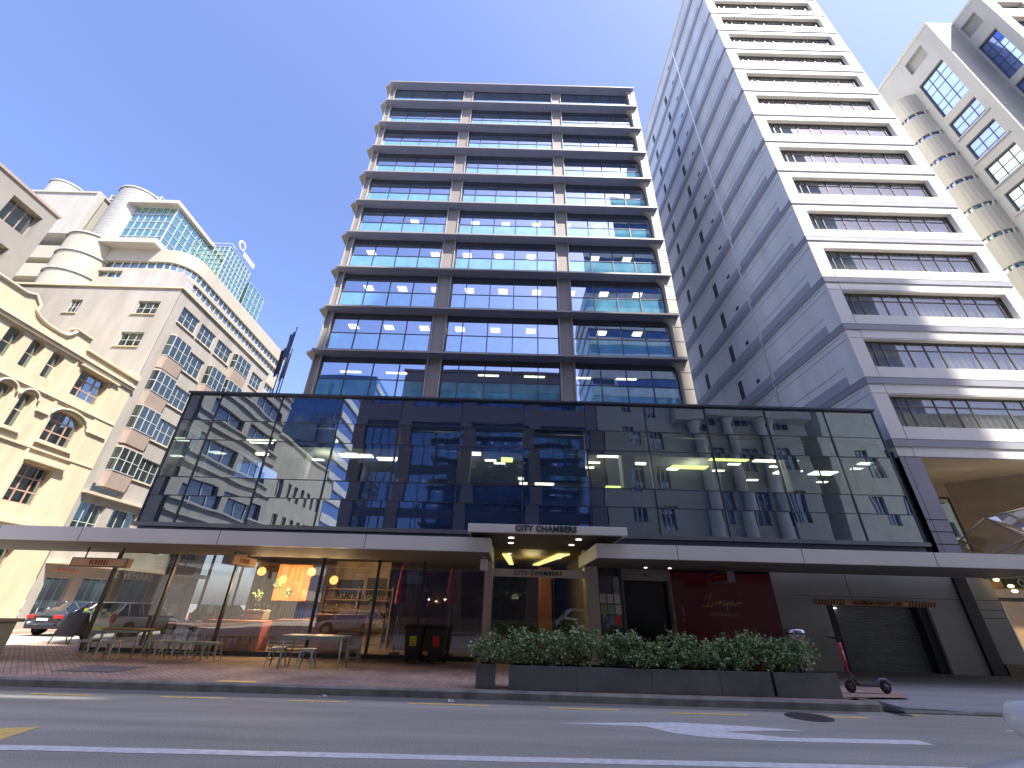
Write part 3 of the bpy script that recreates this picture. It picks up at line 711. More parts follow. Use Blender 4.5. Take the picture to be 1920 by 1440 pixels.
# ---------------- right of the portal: notices window, door, red restaurant panel, garage
RY = 16.2
w = shop(T, 3.06, 3.92, RY-.25, .17, 2.98, [3.9], M_cglass)
b = MB(); b.box(3.07,16.1,17.8,17.9,.0,3.62); b.build('door_recess_wall', M_intdark, T)
NP = mat('notice paper', (.92,.92,.88), .8, var=.1)
for i, (x, z, c) in enumerate([(3.16,1.9,NP),(3.40,1.9,NP),(3.64,1.9,NP),(3.17,1.58,mat('notice green', (.55,.66,.35),.8)),(3.41,1.58,mat('notice teal', (.38,.66,.58),.8)),(3.65,1.58,NP),(3.62,1.26,mat('notice red', (.85,.16,.12),.8)),(3.4,1.26,mat('notice blue', (.3,.4,.55),.8))]):
    b = MB(); b.box(x, x+.20, RY-.285, RY-.262, z, z+.28)
    tag(b.build('notice', c), ['white notice sheet top left in the window right of the entrance','white notice sheet top middle in the window right of the entrance','white notice sheet top right, nearest the dark doorway','olive green notice sheet in the second row','teal notice sheet in the middle of the second row','pale notice sheet right in the second row','red notice sticker low in the notice window','pale blue notice sticker low in the notice window'][i], 'notice', 'notices in the window beside the entrance')
b = MB(); b.box(3.92,3.98,RY-.3,RY,.15,3.0); b.box(5.55,5.62,RY-.3,RY,.15,3.0); b.box(3.98,5.55,RY-.28,RY-.02,2.62,2.98); b.build('door_frame', mat('door frame', (.30,.27,.25), .4), T)
b = MB(); b.box(4.0,5.53,RY+.02,RY+.05,.16,2.6); dd = b.build('door', mat('dark doorway', (.006,.006,.008), .15), T)
b = MB(); b.tube([(5.3,RY-.03,1.0),(5.3,RY-.03,1.5)], .015, 6); b.build('handle', M_steel, dd)
b = MB(); b.lathe([(.035,-.02),(.035,.02)], (4.75,RY-.29,2.8), 12, axis='y'); b.build('door_sensor', M_black, T)
t = thing('restaurant_sign', 'dark red restaurant panel with gold script Juniper and small RESTAURANT letters', 'sign', (7.4,RY,.15))
b = MB(); b.box(5.66,9.24,RY-.04,RY+.02,.17,2.94); b.build('panel', mat('oxblood panel', (.17,.012,.02), .12, var=.05), t)
gold = mat('gold lettering', (.62,.45,.20), .4)
S = [[(0,.10),(.10,.03),(.22,.10),(.34,.36),(.40,.52),(.46,.56),(.38,.50),(.24,.46),(.14,.38),(.20,.34),(.42,.40)],
     [(.22,.10),(.30,.06),(.40,.12),(.46,.27),(.43,.14),(.49,.09),(.56,.16),(.61,.27),(.58,.12),(.66,.20),(.72,.27),(.69,.12),(.77,.24),(.83,.26),(.82,.13),(.88,.12),(.93,.27),(.90,.12),(.97,.12),(1.05,.28),(.96,-.18),(1.04,.18),(1.14,.27),(1.16,.16),(1.06,.10),(1.20,.13),(1.32,.25),(1.26,.27),(1.24,.13),(1.34,.11),(1.42,.22),(1.47,.26),(1.46,.14),(1.54,.24),(1.66,.22),(1.72,.17)]]
b = MB()
for st in S:
    # smooth the stroke
    P = [Vector((7.4-.72+x*.84, RY-.05, 1.84+y*.86)) for x, y in st]
    for _ in range(2):
        q = [P[0]]
        for a, c in zip(P[:-1], P[1:]): q += [a*.75+c*.25, a*.25+c*.75]
        q.append(P[-1]); P = q
    b.tube(P, .016, 5)
b.tube([(8.0,RY-.05,2.16),(8.02,RY-.05,2.19)], .018, 5)
b.merge(text_mb('RESTAURANT', .105, .01, .002, 1.55), MX((7.39,RY-.05,1.66),(1,0,0),(0,0,1),(0,-1,0)))
b.build('lettering', gold, t)
b = MB(); b.box(5.95,6.03,RY-.05,RY-.045,1.60,1.86); b.box(5.96,6.02,RY-.05,RY-.045,1.40,1.5); b.build('sticker', mat('pale sticker', (.25,.15,.22), .5), t)
# projecting sign under canopy
t = thing('hanging_sign', 'small dark red hanging sign with an orange scribble under the right canopy', 'sign', (7.0,15,2.5))
b = MB(); b.box(6.90,7.12,14.4,15.7,2.56,2.86); b.build('sign_box', mat('sign side', (.30,.27,.25), .5), t)
b = MB(); b.box(6.893,6.899,14.46,15.64,2.59,2.83); b.build('sign_face', mat('red sign face', (.30,.02,.015), .4), t)
b = MB(); b.tube([(6.885,15.3,2.72),(6.885,15.15,2.78),(6.885,15.2,2.66),(6.885,15.05,2.76),(6.885,14.95,2.70),(6.885,14.85,2.75),(6.885,14.75,2.71)], .014, 5); b.build('lettering', mat('orange script', (.9,.25,.08), .5), t)
b = MB()
for y in (14.6,15.5): b.tube([(7.0,y,2.86),(7.0,y,2.98)], .02, 6)
b.split('hanger', M_steel, t)
# garage wall
gw = mat('garage wall', (.46,.46,.44), .7, var=.15, scale=.6)
b = MB(); F = Fr((0,RY,0),(1,0,0),(0,-1,0)); wall(F, b, 9.26, 16.2, -.02, 3.62, [(10.95,14.45,-.02,2.04)], .45); b.build('garage_wall', gw, T)
b = MB()
for x in (11.9,): b.box(x-.01,x+.01,RY-.004,RY+.02,2.25,3.0)
b.box(10.0,16.0,RY-.004,RY+.02,2.30,2.315); b.build('wall_joint', M_black, T)
b = MB()
n = 27
for k in range(n):
    z0 = 0+2.04*k/n; z1 = 0+2.04*(k+1)/n
    b.add([(10.96,RY+.44,z0),(14.44,RY+.44,z0),(14.44,RY+.40,(z0+z1)/2),(10.96,RY+.40,(z0+z1)/2),(14.44,RY+.44,z1),(10.96,RY+.44,z1)], [(0,1,2,3),(3,2,4,5)])
b.build('garage_door', mat('roller shutter', (.44,.445,.43), .45, metal=.3), T)
b = MB(); b.box(10.95,11.25,RY+.10,RY+.42,0,2.04); b.box(14.15,14.45,RY+.10,RY+.42,0,2.04); b.split('garage_guide', mat('guide dark', (.03,.032,.035), .6), T)
b = MB(); b.box(15.66,16.1,RY-.10,RY,-.02,3.0); b.build('downpipe_panel', mat('blue black strip', (.02,.024,.034), .5), T)
t = thing('height_bar', 'striped orange and black height limit bar over the garage door', 'sign', (12.6,RY,2))
b = MB(); b.box(10.6,14.7,RY-.12,RY-.02,2.04,2.19); b.build('bar', mat('bar orange', (.75,.36,.14), .6), t)
b = MB()
for x0, x1 in ((10.6,11.6),(13.7,14.7)):
    x = x0
    while x < x1-.1:
        b.prism([(x,RY-.125,2.04),(x+.05,RY-.125,2.04),(x+.11,RY-.125,2.19),(x+.06,RY-.125,2.19)], (0,.004,0)); x += .105
b.merge(text_mb('MAXIMUM HEIGHT 2.0M', .15, .006, .006, 1.05), MX((12.65,RY-.125,2.113),(1,0,0),(0,0,1),(0,-1,0)))
b.build('stripes', mat('bar dark', (.05,.02,.02), .6), t)
b = MB(); b.box(11.3,11.36,RY+.3,RY+.36,1.93,1.97); b.box(11.42,11.48,RY+.3,RY+.36,1.93,1.97); b.split('garage_lamp', emit('garage lamp', (1,1,1), 1), T)
# hanging cafe signs
def strokes(M, w, n=7, h=.13):
    b = MB(); x = -w/2
    for k in range(n):
        cw = w/n; q = random.choice([0,1,2])
        b.box(x,x+.025,-h/2,h/2,0,.006); b.box(x,x+cw*.6,h/2-.025,h/2,0,.006)
        if q: b.box(x,x+cw*.6,-h/2,-h/2+.025,0,.006)
        if q < 2: b.box(x+cw*.6-.025,x+cw*.6,-h/2,h/2,0,.006)
        x += cw
    c = MB(); c.merge(b, M); return c
t = thing('hanging_sign', 'long peach cafe sign with red letters hanging at the corner of the building', 'sign', (-12.6,14.3,2.5), 'cafe signs under the canopy')
b = MB(); b.box(-13.5,-11.75,14.3,14.5,2.49,2.75); b.build('sign_box', mat('sign rim', (.25,.17,.11), .5), t)
b = MB(); b.box(-13.46,-11.79,14.29,14.298,2.52,2.72); b.build('sign_face', mat('peach sign face', (.95,.58,.34), .5), t)
strokes(MX((-12.6,14.288,2.62),(1,0,0),(0,0,1),(0,-1,0)), .62).build('lettering', mat('red letters', (.65,.08,.02), .5), t)
b = MB()
for x in (-13.2,-12.1): b.tube([(x,14.4,2.75),(x,14.4,3.06)], .02, 6)
b.split('hanger', M_black, t)
t = thing('hanging_sign', 'peach cafe box sign with red letters hanging end-on in front of the pendant lamps', 'sign', (-8.6,15,2.7), 'cafe signs under the canopy')
b = MB(); b.box(-8.86,-8.55,14.3,15.7,2.68,2.95); b.build('sign_box', mat('sign rim grey', (.36,.33,.28), .5), t)
b = MB(); b.box(-8.549,-8.54,14.34,15.66,2.70,2.93); b.build('sign_face', mat('peach sign face', (.95,.58,.34), .5), t)
strokes(MX((-8.538,15.0,2.815),(0,1,0),(0,0,1),(1,0,0)), .62).build('lettering', mat('red letters', (.65,.08,.02), .5), t)
b = MB()
for y in (14.6,15.4): b.tube([(-8.7,y,2.95),(-8.7,y,3.06)], .02, 6)
b.split('hanger', M_black, t)

# ================================================================= street furniture
LBL = {}
def wheelie(x, y, col, lab, rz=0):
    t = thing('wheelie_bin', lab, 'bin', (x,y,.15), 'black wheelie bins by the shopfront')
    b = MB(); w0, w1, d0, d1 = .21, .27, .24, .32
    zb, zt = .22, 1.08
    b.add([(x-w0,y-d0,zb),(x+w0,y-d0,zb),(x+w0,y+d0,zb),(x-w0,y+d0,zb),(x-w1,y-d1,zt),(x+w1,y-d1,zt),(x+w1,y+d1,zt),(x-w1,y+d1,zt)], [(0,3,2,1),(0,1,5,4),(1,2,6,5),(2,3,7,6),(3,0,4,7),(4,5,6,7)])
    b.box(x-w1-.02,x+w1+.02,y-d1-.02,y+d1+.02,zt-.06,zt)
    b.build('body', M_black, t, bevel=.015)
    b = MB(); b.prism([(x-w1-.03,y-d1-.03,zt),(x-w1-.03,y+d1+.03,zt),(x-w1-.03,y+d1,zt+.06),(x-w1-.03,y-d1+.1,zt+.05)], (2*w1+.06,0,0)); b.build('lid', M_black, t, bevel=.01)
    for sx in (-1,1):
        b = MB(); b.lathe([(.02,-.03),(.10,-.03),(.10,.03),(.02,.03)], (x+sx*.24,y+.26,.25), 16, axis='x'); b.build('wheel', M_rubber, t)
    b = MB(); b.tube([(x-.2,y+d1+.08,zt-.03),(x+.2,y+d1+.08,zt-.03)], .015, 6); b.build('handle', M_black, t)
    # sticker lies on the tapered front
    k = (d1-d0)/(zt-zb)
    def fy(z): return y-d0-(z-zb)*k
    b = MB(); z0, z1 = .60, .86
    b.add([(x-.10,fy(z0)-.006,z0),(x+.10,fy(z0)-.006,z0),(x+.10,fy(z1)-.006,z1),(x-.10,fy(z1)-.006,z1)], [(0,1,2,3)])
    st = b.build('sticker', mat('sticker '+lab.split()[4]+str(x), col, .5, var=.03), t)
    b = MB(); pts = [(x+.055*math.cos(R(a)), fy(.74+.055*math.sin(R(a)))-.010, .74+.055*math.sin(R(a))) for a in range(0,331,30)]
    b.tube(pts, .008, 4); b.box(x-.07,x+.07,fy(.645)-.009,fy(.645)-.007,.635,.655); b.build('sticker_print', mat('sticker ink', (.05,.03,.02) if col[1]>.3 else (.8,.6,.55), .6), st)
wheelie(-2.77, 15.2, (.85,.72,.03), 'black wheelie bin with yellow square sticker')
wheelie(-2.08, 15.2, (.75,.035,.02), 'black wheelie bin with red square sticker')

def make_stool(x, y, rz, lab, col):
    t = thing('stool', lab, 'stool', (x,y,.15), 'grey green metal stools outside the cafe')
    Mr = Matrix.Translation((x,y,.15)) @ Matrix.Rotation(rz,4,'Z')
    b = MB(); b.box(-.16,.16,-.16,.16,.43,.45); b.box(-.165,.165,-.165,-.15,.39,.45); b.box(-.165,.165,.15,.165,.39,.45); b.box(-.165,-.15,-.15,.15,.39,.45); b.box(.15,.165,-.15,.15,.39,.45); b.xf(Mr); b.build('seat', col, t, bevel=.006)
    for sx in (-1,1):
        for sy in (-1,1):
            b = MB()
            a = Vector((sx*.15,sy*.15,.44)); c = Vector((sx*.21,sy*.21,0))
            w = .048
            b.add([a+Vector((-w*sx,0,0)),a,a+Vector((0,-w*sy,0)),c+Vector((-w*.5*sx,0,0)),c,c+Vector((0,-w*.5*sy,0))], [(0,1,4,3),(1,2,5,4),(0,3,5,2)])
            b.xf(Mr); b.build('leg', col, t)
    b = MB(); z = .18; r = .185
    for p, q in (((-r,-r),(r,r)),((-r,r),(r,-r))): b.tube([(p[0],p[1],z),(q[0],q[1],z)], .008, 5)
    b.xf(Mr); b.build('cross_brace', col, t)
    return t
M_stool = mat('sage metal', (.42,.47,.40), .45, metal=.2, var=.1)
proto = None
def rel_copy(src, dx, dy, lab):
    c = copy_tree(src); c.location = (src.location.x+dx, src.location.y+dy, src.location.z); c['label'] = lab; return c
st0 = make_stool(-10.15,14.5,.1,'grey green metal stool just right of the wood topped table', M_stool)
ords = ['second grey green stool along the left shopfront row','third grey green stool along the left shopfront row','fourth grey green stool along the left shopfront row','rightmost stool of the shopfront row, beside the terracotta counter']
for i, dx in enumerate((.46,.90,1.33,1.76)): rel_copy(st0, dx, (.05,-.05,.03,-.08)[i], ords[i])
rel_copy(st0,-1.62,-.35,'stool in front of the left end of the wood topped table')
rel_copy(st0,-.95,-.4,'stool in front of the right end of the wood topped table')
rel_copy(st0,4.1,-1.1,'stool at the left end of the long grey outdoor table')
rel_copy(st0,5.0,-1.35,'stool in front of the long grey outdoor table')
rel_copy(st0,5.85,-.25,'stool behind the right end of the long grey outdoor table')
def table(x0, x1, y0, y1, z, lab, topm, legm):
    t = thing('table', lab, 'table', ((x0+x1)/2,(y0+y1)/2,.15))
    b = MB(); b.box(x0,x1,y0,y1,z-.035,z); b.build('tabletop', topm, t, bevel=.008)
    b = MB(); b.box(x0+.05,x1-.05,y0+.05,y0+.07,z-.1,z-.036); b.box(x0+.05,x1-.05,y1-.07,y1-.05,z-.1,z-.036); b.build('apron', legm, t)
    for sx in (0,1):
        for sy in (0,1):
            X_ = x0+.06 if sx == 0 else x1-.06; Y_ = y0+.06 if sy == 0 else y1-.06
            b = MB(); ox = -.06 if sx == 0 else .06
            b.tube([(X_,Y_,z-.04),(X_+ox*.6,Y_,.15)], [.03,.017], 6); b.build('leg', legm, t)
table(-5.85,-4.25,13.0,13.75,.90,'long grey green metal table standing outside between two stools', M_stool, M_stool)
table(-11.95,-10.8,14.6,15.2,.86,'wood topped outdoor table at the corner of the glass shopfront', mat('bench timber', (.42,.27,.11), .6, var=.2, streak=1), M_stool)
# A-board
t = thing('sandwich_board', 'black sandwich board standing on the footpath at the street corner', 'sandwich board', (-16,18.4,.15))
b = MB()
for s in (-1,1):
    P = [Vector((-16.45,18.4+s*.02,1.15)),Vector((-15.75,18.4+s*.02,1.15)),Vector((-15.7,18.4+s*.28,.38)),Vector((-16.5,18.4+s*.28,.38))]
    b.prism(P, (0,s*.02,0))
b.build('board', mat('blackboard', (.03,.025,.03), .5, var=.3), t)
for sx in (-16.45,-15.75):
    for s in (-1,1):
        b = MB(); b.tube([(sx,18.4+s*.02,1.17),(sx,18.4+s*.36,.15)], .018, 6); b.build('leg', M_black, t)
# utility cabinet at the left edge
t = thing('utility_cabinet', 'grey green kerbside cabinet with an overhanging dark lid at the left edge', 'cabinet', (-13,13,.15))
b = MB(); b.box(-14.6,-13.2,12.6,13.3,.15,1.02); b.build('body', mat('cabinet green', (.30,.31,.25), .6, var=.1), t, bevel=.02)
b = MB(); b.prism([(-14.7,12.5,1.02),(-13.1,12.5,1.02),(-13.1,12.5,1.10),(-14.7,12.5,1.10)], (0,.9,0)); b.build('lid', mat('cabinet lid', (.22,.20,.17), .5), t, bevel=.02)
b = MB(); b.box(-13.9,-13.88,12.592,12.60,.25,.95); b.build('door_seam', M_black, t)

# planters and hedges
def planter(x0, x1, y0, y1, lab, nm='planter', seams=()):
    t = thing(nm, lab, 'planter', ((x0+x1)/2,(y0+y1)/2,.15), 'charcoal metal planters along the kerb')
    b = MB(); z0, z1 = .155, .585
    th = .03
    b.box(x0,x1,y0,y0+th,z0,z1); b.box(x0,x1,y1-th,y1,z0,z1); b.box(x0,x0+th,y0+th,y1-th,z0,z1); b.box(x1-th,x1,y0+th,y1-th,z0,z1)
    b.build('box', M_blackmetal, t, bevel=.005)
    b = MB(); b.box(x0+th,x1-th,y0+th,y1-th,z0,z1-.05); b.build('soil', M_soil, t)
    for sx in seams:
        b = MB(); b.box(sx-.004,sx+.004,y0-.002,y0+.01,z0,z1); b.build('seam', M_black, t)
    return t
planter(-.60,-.19,10.82,11.2,'small square charcoal planter left of the long planters')
planter(.10,5.63,10.72,11.25,'longest charcoal planter box in front of the entrance', seams=(1.52,3.1,4.55))
planter(5.70,7.05,10.72,11.25,'short charcoal planter box at the right end, beside the scooter')
def hedge(blobs, lab, nleaf):
    cx = sum(b[0] for b in blobs)/len(blobs)
    t = thing('hedge' if len(blobs) > 1 else 'shrub', lab, 'hedge' if len(blobs) > 1 else 'shrub', (cx,11,.55), 'green shrubs in the planters')
    b = MB(); s = MB()
    for (x, y, z, r) in blobs:
        for k in range(5):
            a = random.uniform(0,6.3); s.tube([(x+random.uniform(-.06,.06),y+random.uniform(-.05,.05),.52),(x+math.cos(a)*r*.3,y+math.sin(a)*r*.3,z-r*.3),(x+math.cos(a)*r*.7,y+math.sin(a)*r*.6,z+r*.4)], [.012,.009,.004], 4)
        tw = []
        for k in range(26):
            a = random.uniform(0,6.3); e = math.asin(random.uniform(-.75,1)); rr = r*random.uniform(.65,1.12)
            tw.append(Vector((x+rr*math.cos(a)*math.cos(e)*1.05, y+rr*math.sin(a)*math.cos(e)*.9, z+rr*math.sin(e)*.95)))
        for i in range(nleaf):
            c = random.choice(tw)
            p = c + Vector((random.gauss(0,1),random.gauss(0,1),random.gauss(0,1)))*r*.16
            if p.z < .60: p.z = .60+random.uniform(0,.05)
            L = random.uniform(.038,.066); d = Vector((random.gauss(0,1),random.gauss(0,1),random.gauss(0,.8)+.3)).normalized()*L
            u = d.cross(Vector((random.gauss(0,1),random.gauss(0,1),random.gauss(0,1)))).normalized()*L*.38
            b.add([p-d*.1, p+d*.45+u, p+d*1.1, p+d*.45-u], [(0,1,2,3)])
    b.build('foliage', M_leaf, t); s.build('stem', M_stem, t)
hedge([(-.36,11.0,.86,.32)], 'round bushy shrub in the small square planter', 1700)
bl = []
x = .28
while x < 5.55:
    bl.append((x, 11.0+random.uniform(-.06,.06), .86+random.uniform(-.05,.06), random.uniform(.27,.36))); x += .31
hedge(bl, 'long dense green hedge in the longest planter box', 900)
bl = []
x = 5.9
while x < 6.75:
    bl.append((x, 11.0+random.uniform(-.05,.05), .84+random.uniform(-.05,.06)-(.06 if x > 6.6 else 0), random.uniform(.26,.34))); x += .29
hedge(bl, 'short green hedge in the right planter box, reddish twigs at its end', 950)
# steel litter bin
t = thing('litter_bin', 'round stainless steel litter bin standing behind the hedge', 'bin', (7.55,12.6,.15))
b = MB(); b.lathe([(.20,.15),(.20,1.18),(.235,1.2),(.235,1.34),(.19,1.37),(.05,1.38)], (7.5,12.6,0), 24); b.build('body', M_steel, t)
b = MB(); b.lathe([(.238,1.24),(.238,1.28)], (7.5,12.6,0), 24); b.build('slot', M_black, t)
# scooter
def scooter(x, y):
    t = thing('electric_scooter', 'parked electric kick scooter with red stem and dark deck beside the planter', 'scooter', (x,y,.15))
    z = .15
    for i, dx in enumerate((.0,.80)):
        b = MB(); b.lathe([(.06,-.022),(.11,-.025),(.125,0),(.11,.025),(.06,.022)], (x+dx,y,z+.125), 20, axis='y'); w = b.build('wheel', M_rubber, t)
        b = MB(); b.lathe([(.01,-.03),(.06,-.03),(.06,.03),(.01,.03)], (x+dx,y,z+.125), 12, axis='y'); b.build('rim', mat('scooter rim', (.10,.10,.12), .4, metal=.5), w)
    b = MB(); b.box(x+.17,x+.64,y-.075,y+.075,z+.13,z+.19); b.build('deck', mat('scooter deck', (.06,.06,.07), .5), t, bevel=.015)
    b = MB(); b.tube([(x+.62,y,z+.17),(x+.72,y,z+.27),(x+.85,y,z+.27),(x+.95,y,z+.17)], .03, 8); b.build('rear_fender', mat('fender grey', (.20,.20,.24), .4), t)
    b = MB(); b.tube([(x+.17,y,z+.16),(x+.10,y,z+.32),(x+.06,y,z+.36)], .028, 8); b.tube([(x+.01,y-.05,z+.13),(x+.05,y-.05,z+.32)], .014, 6); b.tube([(x+.01,y+.05,z+.13),(x+.05,y+.05,z+.32)], .014, 6); b.build('fork', mat('scooter frame', (.05,.05,.06), .4), t)
    b = MB(); b.tube([(x+.06,y,z+.34),(x+.035,y,z+.5)], .022, 8); b.tube([(x+.035,y,z+.5),(x+.02,y,z+.98)], .045, 10); b.build('stem', mat('red stem', (.50,.03,.05), .35), t)
    b = MB(); b.tube([(x+.032,y-.047,z+.62),(x+.026,y-.047,z+.82)], .012, 5); b.build('stem_logo', mat('white mark', (.7,.7,.7), .5), t)
    b = MB(); b.tube([(x+.02,y,z+.98),(x+.015,y,z+1.05)], .03, 8); b.tube([(x-.04,y-.24,z+1.07),(x+.01,y-.05,z+1.06),(x+.01,y+.05,z+1.06),(x-.04,y+.24,z+1.07)], .017, 8); b.box(x-.03,x+.07,y-.05,y+.05,z+1.04,z+1.09); b.build('handlebar', M_black, t)
scooter(7.86, 11.6)

# ================================================================= HOTEL (white tower)
H = thing('hotel_tower', 'tall white hotel tower with grey bands, curtained strip windows and a grey side wall', 'hotel', (21, 17, 0))
HX0, HX1, HY, HD, HT = 16.15, 25.95, 16.7, 46, 55.6
F = Fr((0,HY,0),(1,0,0),(0,-1,0))
TT = [8.40+3.0*k for k in range(16)]
holes = [(16.86, 25.25, t-2.40, t-.84) for t in TT[1:]]
wm = MB(); wall(F, wm, HX0, HX1, 7.66, HT, holes, .30); wm.build('front_wall', M_hwhite, H)
b = MB(); b.box(HX0+.02, HX1, HY+6, HD, 3, HT-.02); b.box(HX0+.02,HX1,HY+1.2,HY+6,7.7,HT-.02) ; b.build('tower_core', M_intdark, H)
Fs = Fr((HX0,0,0),(0,1,0),(-1,0,0))
sw = [(25.95,26.5),(30.2,30.75)]
sh = []
for i, t in enumerate(TT):
    for j, (a, c) in enumerate(sw):
        sh.append((a, c, t+.55, t+1.95) if t+2 < HT-.4 else None)
sh = [h for h in sh if h]
wm = MB(); wall(Fs, wm, HY, HD, 3, HT, sh, .15); wm.build('side_wall', M_hside, H)
for h in sh:
    w = window(Fs, H, h, M_dglass, M_alu, .12, 1, 1, .04, name='side_window')
for i, t in enumerate(TT):
    b = MB(); F.box(b, HX0-.045, HX1, t-.32, t, 0, .05); b.box(HX0-.05, HX0, HY+.002, HD, t-.32, t); b.build('band', M_hgrey, H)
    j = MB(); F.box(j, HX0-.048, HX1, t-.012, t+.012, .05, .055); F.box(j, HX0, HX1, t-.80, t-.785, 0, .006); F.box(j, HX0, 16.86, t-.36, t-.345, 0, .005)
    j.box(HX0-.008, HX0, HY+.1, HD, t-.80, t-.78); j.box(HX0-.008, HX0, HY+.9, 22, t+.98, t+1.0); j.box(HX0-.008, HX0, 17.2, HD, t-.5, t-.485); j.box(HX0-.056, HX0-.05, HY, HD, t-.012, t+.012)
    j.build('joint', M_hline, H)
    b = MB(); b.box(HX0-.03, HX0, 17.65, 22.5, t+.02, t+.55); b.box(HX0-.03, HX0, 22.85, HD-1, t+.02, t+.55); b.build('side_panel', M_hgrey2, H)
    b = MB(); b.box(HX0-.02, HX0, 24.0, 24.35, t+.75, t+.98); b.build('vent', M_black, H)
j = MB(); j.box(16.84, 16.855, HY-.006, HY, 7.66, HT); j.box(25.262,25.275,HY-.006,HY,7.66,HT); j.build('pier_joint', M_hline, H)
b = MB(); b.tube([(HX0-.08,22.68,3),(HX0-.08,22.68,HT)], .05, 8); b.build('downpipe', M_hside, H)
ms = [17.35,17.8,19.0,19.85,20.55,22.2,23.0,23.8,24.95]
for k, h in enumerate(holes):
    w = window(F, H, h, M_hglass, M_bronze, .26, zs=[h[3]-.48], us=ms, bar=.07, curtain=M_curt)
    if k % 3 == 0:
        pass
b = MB(); b.box(HX0-.1, HX1+.1, HY-.1, HD, HT, HT+.4); b.build('parapet', M_hwhite, H)
b = MB(); b.box(HX1, HX1+.15, HY+.05, HD, 7.66, HT-.01); b.build('east_wall', M_hwhite, H)
# base of the hotel: grey corner pier, cream recess, faceted glass canopy
b = MB(); b.box(HX0+.0, 17.02, HY+.0, HY+1.4, .0, 7.64); b.build('corner_pier', mat('pier lavender grey', (.33,.33,.37), .6, var=.04), H)
b = MB()
for z in (4.2,4.65,5.1): b.box(HX0-.004,17.024,HY-.004,HY+.02,z-.02,z+.02)
b.box(HX0+.2,HX0+.215,HY-.005,HY,0,7.64)
b.build('pier_joint', M_black, H)
b = MB(); b.box(HX0-.16, HX0-.01, 16.9, 18.5, 3.6, 7.9); b.build('side_channel', mat('channel dark', (.045,.045,.055), .6), H)
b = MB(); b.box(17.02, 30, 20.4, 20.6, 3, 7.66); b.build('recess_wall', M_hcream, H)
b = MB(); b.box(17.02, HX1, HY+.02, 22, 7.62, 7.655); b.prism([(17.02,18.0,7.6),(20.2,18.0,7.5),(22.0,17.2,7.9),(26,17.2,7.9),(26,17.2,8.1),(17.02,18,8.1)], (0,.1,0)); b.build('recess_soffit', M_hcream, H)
b = MB(); b.prism([(21.4,20.4,3.2),(24.2,17.6,3.2),(24.2,17.6,7.62),(21.4,20.4,7.62)], (.1,.1,0)); b.build('angled_wall', mat('recess shade wall', (.45,.41,.35), .7), H)  # darker copy of the recess cream, shade put into the colour
Fr2 = Fr((0,20.38,0),(1,0,0),(0,-1,0))
window(Fr2, H, (18.2,21.3,4.3,6.95), M_dglass, M_bronze, .0, us=[19.0,20.4], bar=.09, name='recess_window')
fac = [[(17.9,19.0,3.75),(17.9,15.4,3.5),(19.2,15.2,3.5),(19.4,17.5,5.4)],[(19.4,17.5,5.4),(19.2,15.2,3.5),(21.2,15.0,3.6),(20.6,16.8,5.7)],[(20.6,16.8,5.7),(21.2,15.0,3.6),(23.2,15.0,3.6),(22.4,17.0,5.6)],[(22.4,17.0,5.6),(23.2,15.0,3.6),(25.5,15.3,3.6),(25.5,17.5,5.6)]]
b = MB()
for q in fac: b.poly(q)
cg = b.build('glass_canopy', glass('canopy glass', .30, .75, tint=(.95,.9,.8), diff=.18, dcol=(.7,.6,.45)), H)
b = MB()
for q in fac:
    for i in range(4): b.tube([q[i], q[(i+1) % 4]], .035, 5)
    A, B_, C_, D_ = [Vector(p) for p in q]
    b.tube([(A+B_)/2, (C_+D_)/2], .025, 5); b.tube([(A+D_)/2, (B_+C_)/2], .025, 5)
b.build('canopy_frame', mat('canopy frame', (.26,.24,.20), .5), cg)
b = MB(); b.box(17.1,30,15.2,16.6,3.30,3.46); b.build('entrance_canopy', mat('entrance canopy', (.16,.16,.19), .5), H)
b = MB(); b.box(16.45,30,12.5,12.62,2.95,3.32); b.build('entrance_fascia', M_canopy, H)
b = MB(); b.box(16.45,30,12.62,16.3,3.02,3.08); b.build('entrance_soffit', M_cansof, H)
b = MB(); b.box(18.6,18.62,12.497,12.52,2.95,3.32); b.build('fascia_joint', M_dark, H)
b = MB(); b.box(16.15,17.02,16.2,16.69,.0,3.3); b.build('entrance_pier', mat('entrance stone', (.40,.41,.39), .5, var=.1), H)
b = MB(); b.box(16.2,17.1,16.12,16.19,.13,.46); b.build('entrance_plinth', mat('plinth stone', (.26,.21,.15), .6), H)
b = MB()
for z in (1.75,2.0,2.3): b.box(16.148,17.022,16.194,16.2,z,z+.02)
b.build('stone_joint', M_black, H)
ew = mat('warm lobby wall', (.50,.30,.13), .6, var=.2)
b = MB(); b.box(17.1,30,19.5,19.6,0,3.2); b.build('lobby_wall', ew, H)
q = MB(); q.add([(17.1,16.4,.2),(30,16.4,.2),(30,16.4,2.75),(17.1,16.4,2.75)], [(0,1,2,3)]); w = q.build('lobby_glass', M_cglass, H)
f = MB()
for x in (17.1,18.6,20.2,22): f.box(x-.06,x+.06,16.34,16.46,.13,3.0)
f.box(17.16,30,16.35,16.45,2.30,2.42); f.build('frame', M_bronze, w)
b = MB(); b.box(17.15,17.2,16.30,16.33,.3,2.3); b.build('door_handle', M_steel, H)
b = MB()
for (x,y,z) in ((16.95,15.9,2.9),(17.25,15.8,2.7),(17.3,15.8,2.55)): b.lathe([(.05,0),(.09,.05),(.05,.1)], (x,y,z), 12)
b.split('wall_light', emit('warm light', (1,.75,.4), 1.2), H)
t = thing('hotel_sign', 'dark hotel fascia with pale serif QU letters at the right edge', 'sign', (19,16,2.8))
b = MB(); b.box(17.32,22,15.98,16.1,2.72,3.0); b.build('board', mat('sign board green black', (.055,.06,.05), .5), t)
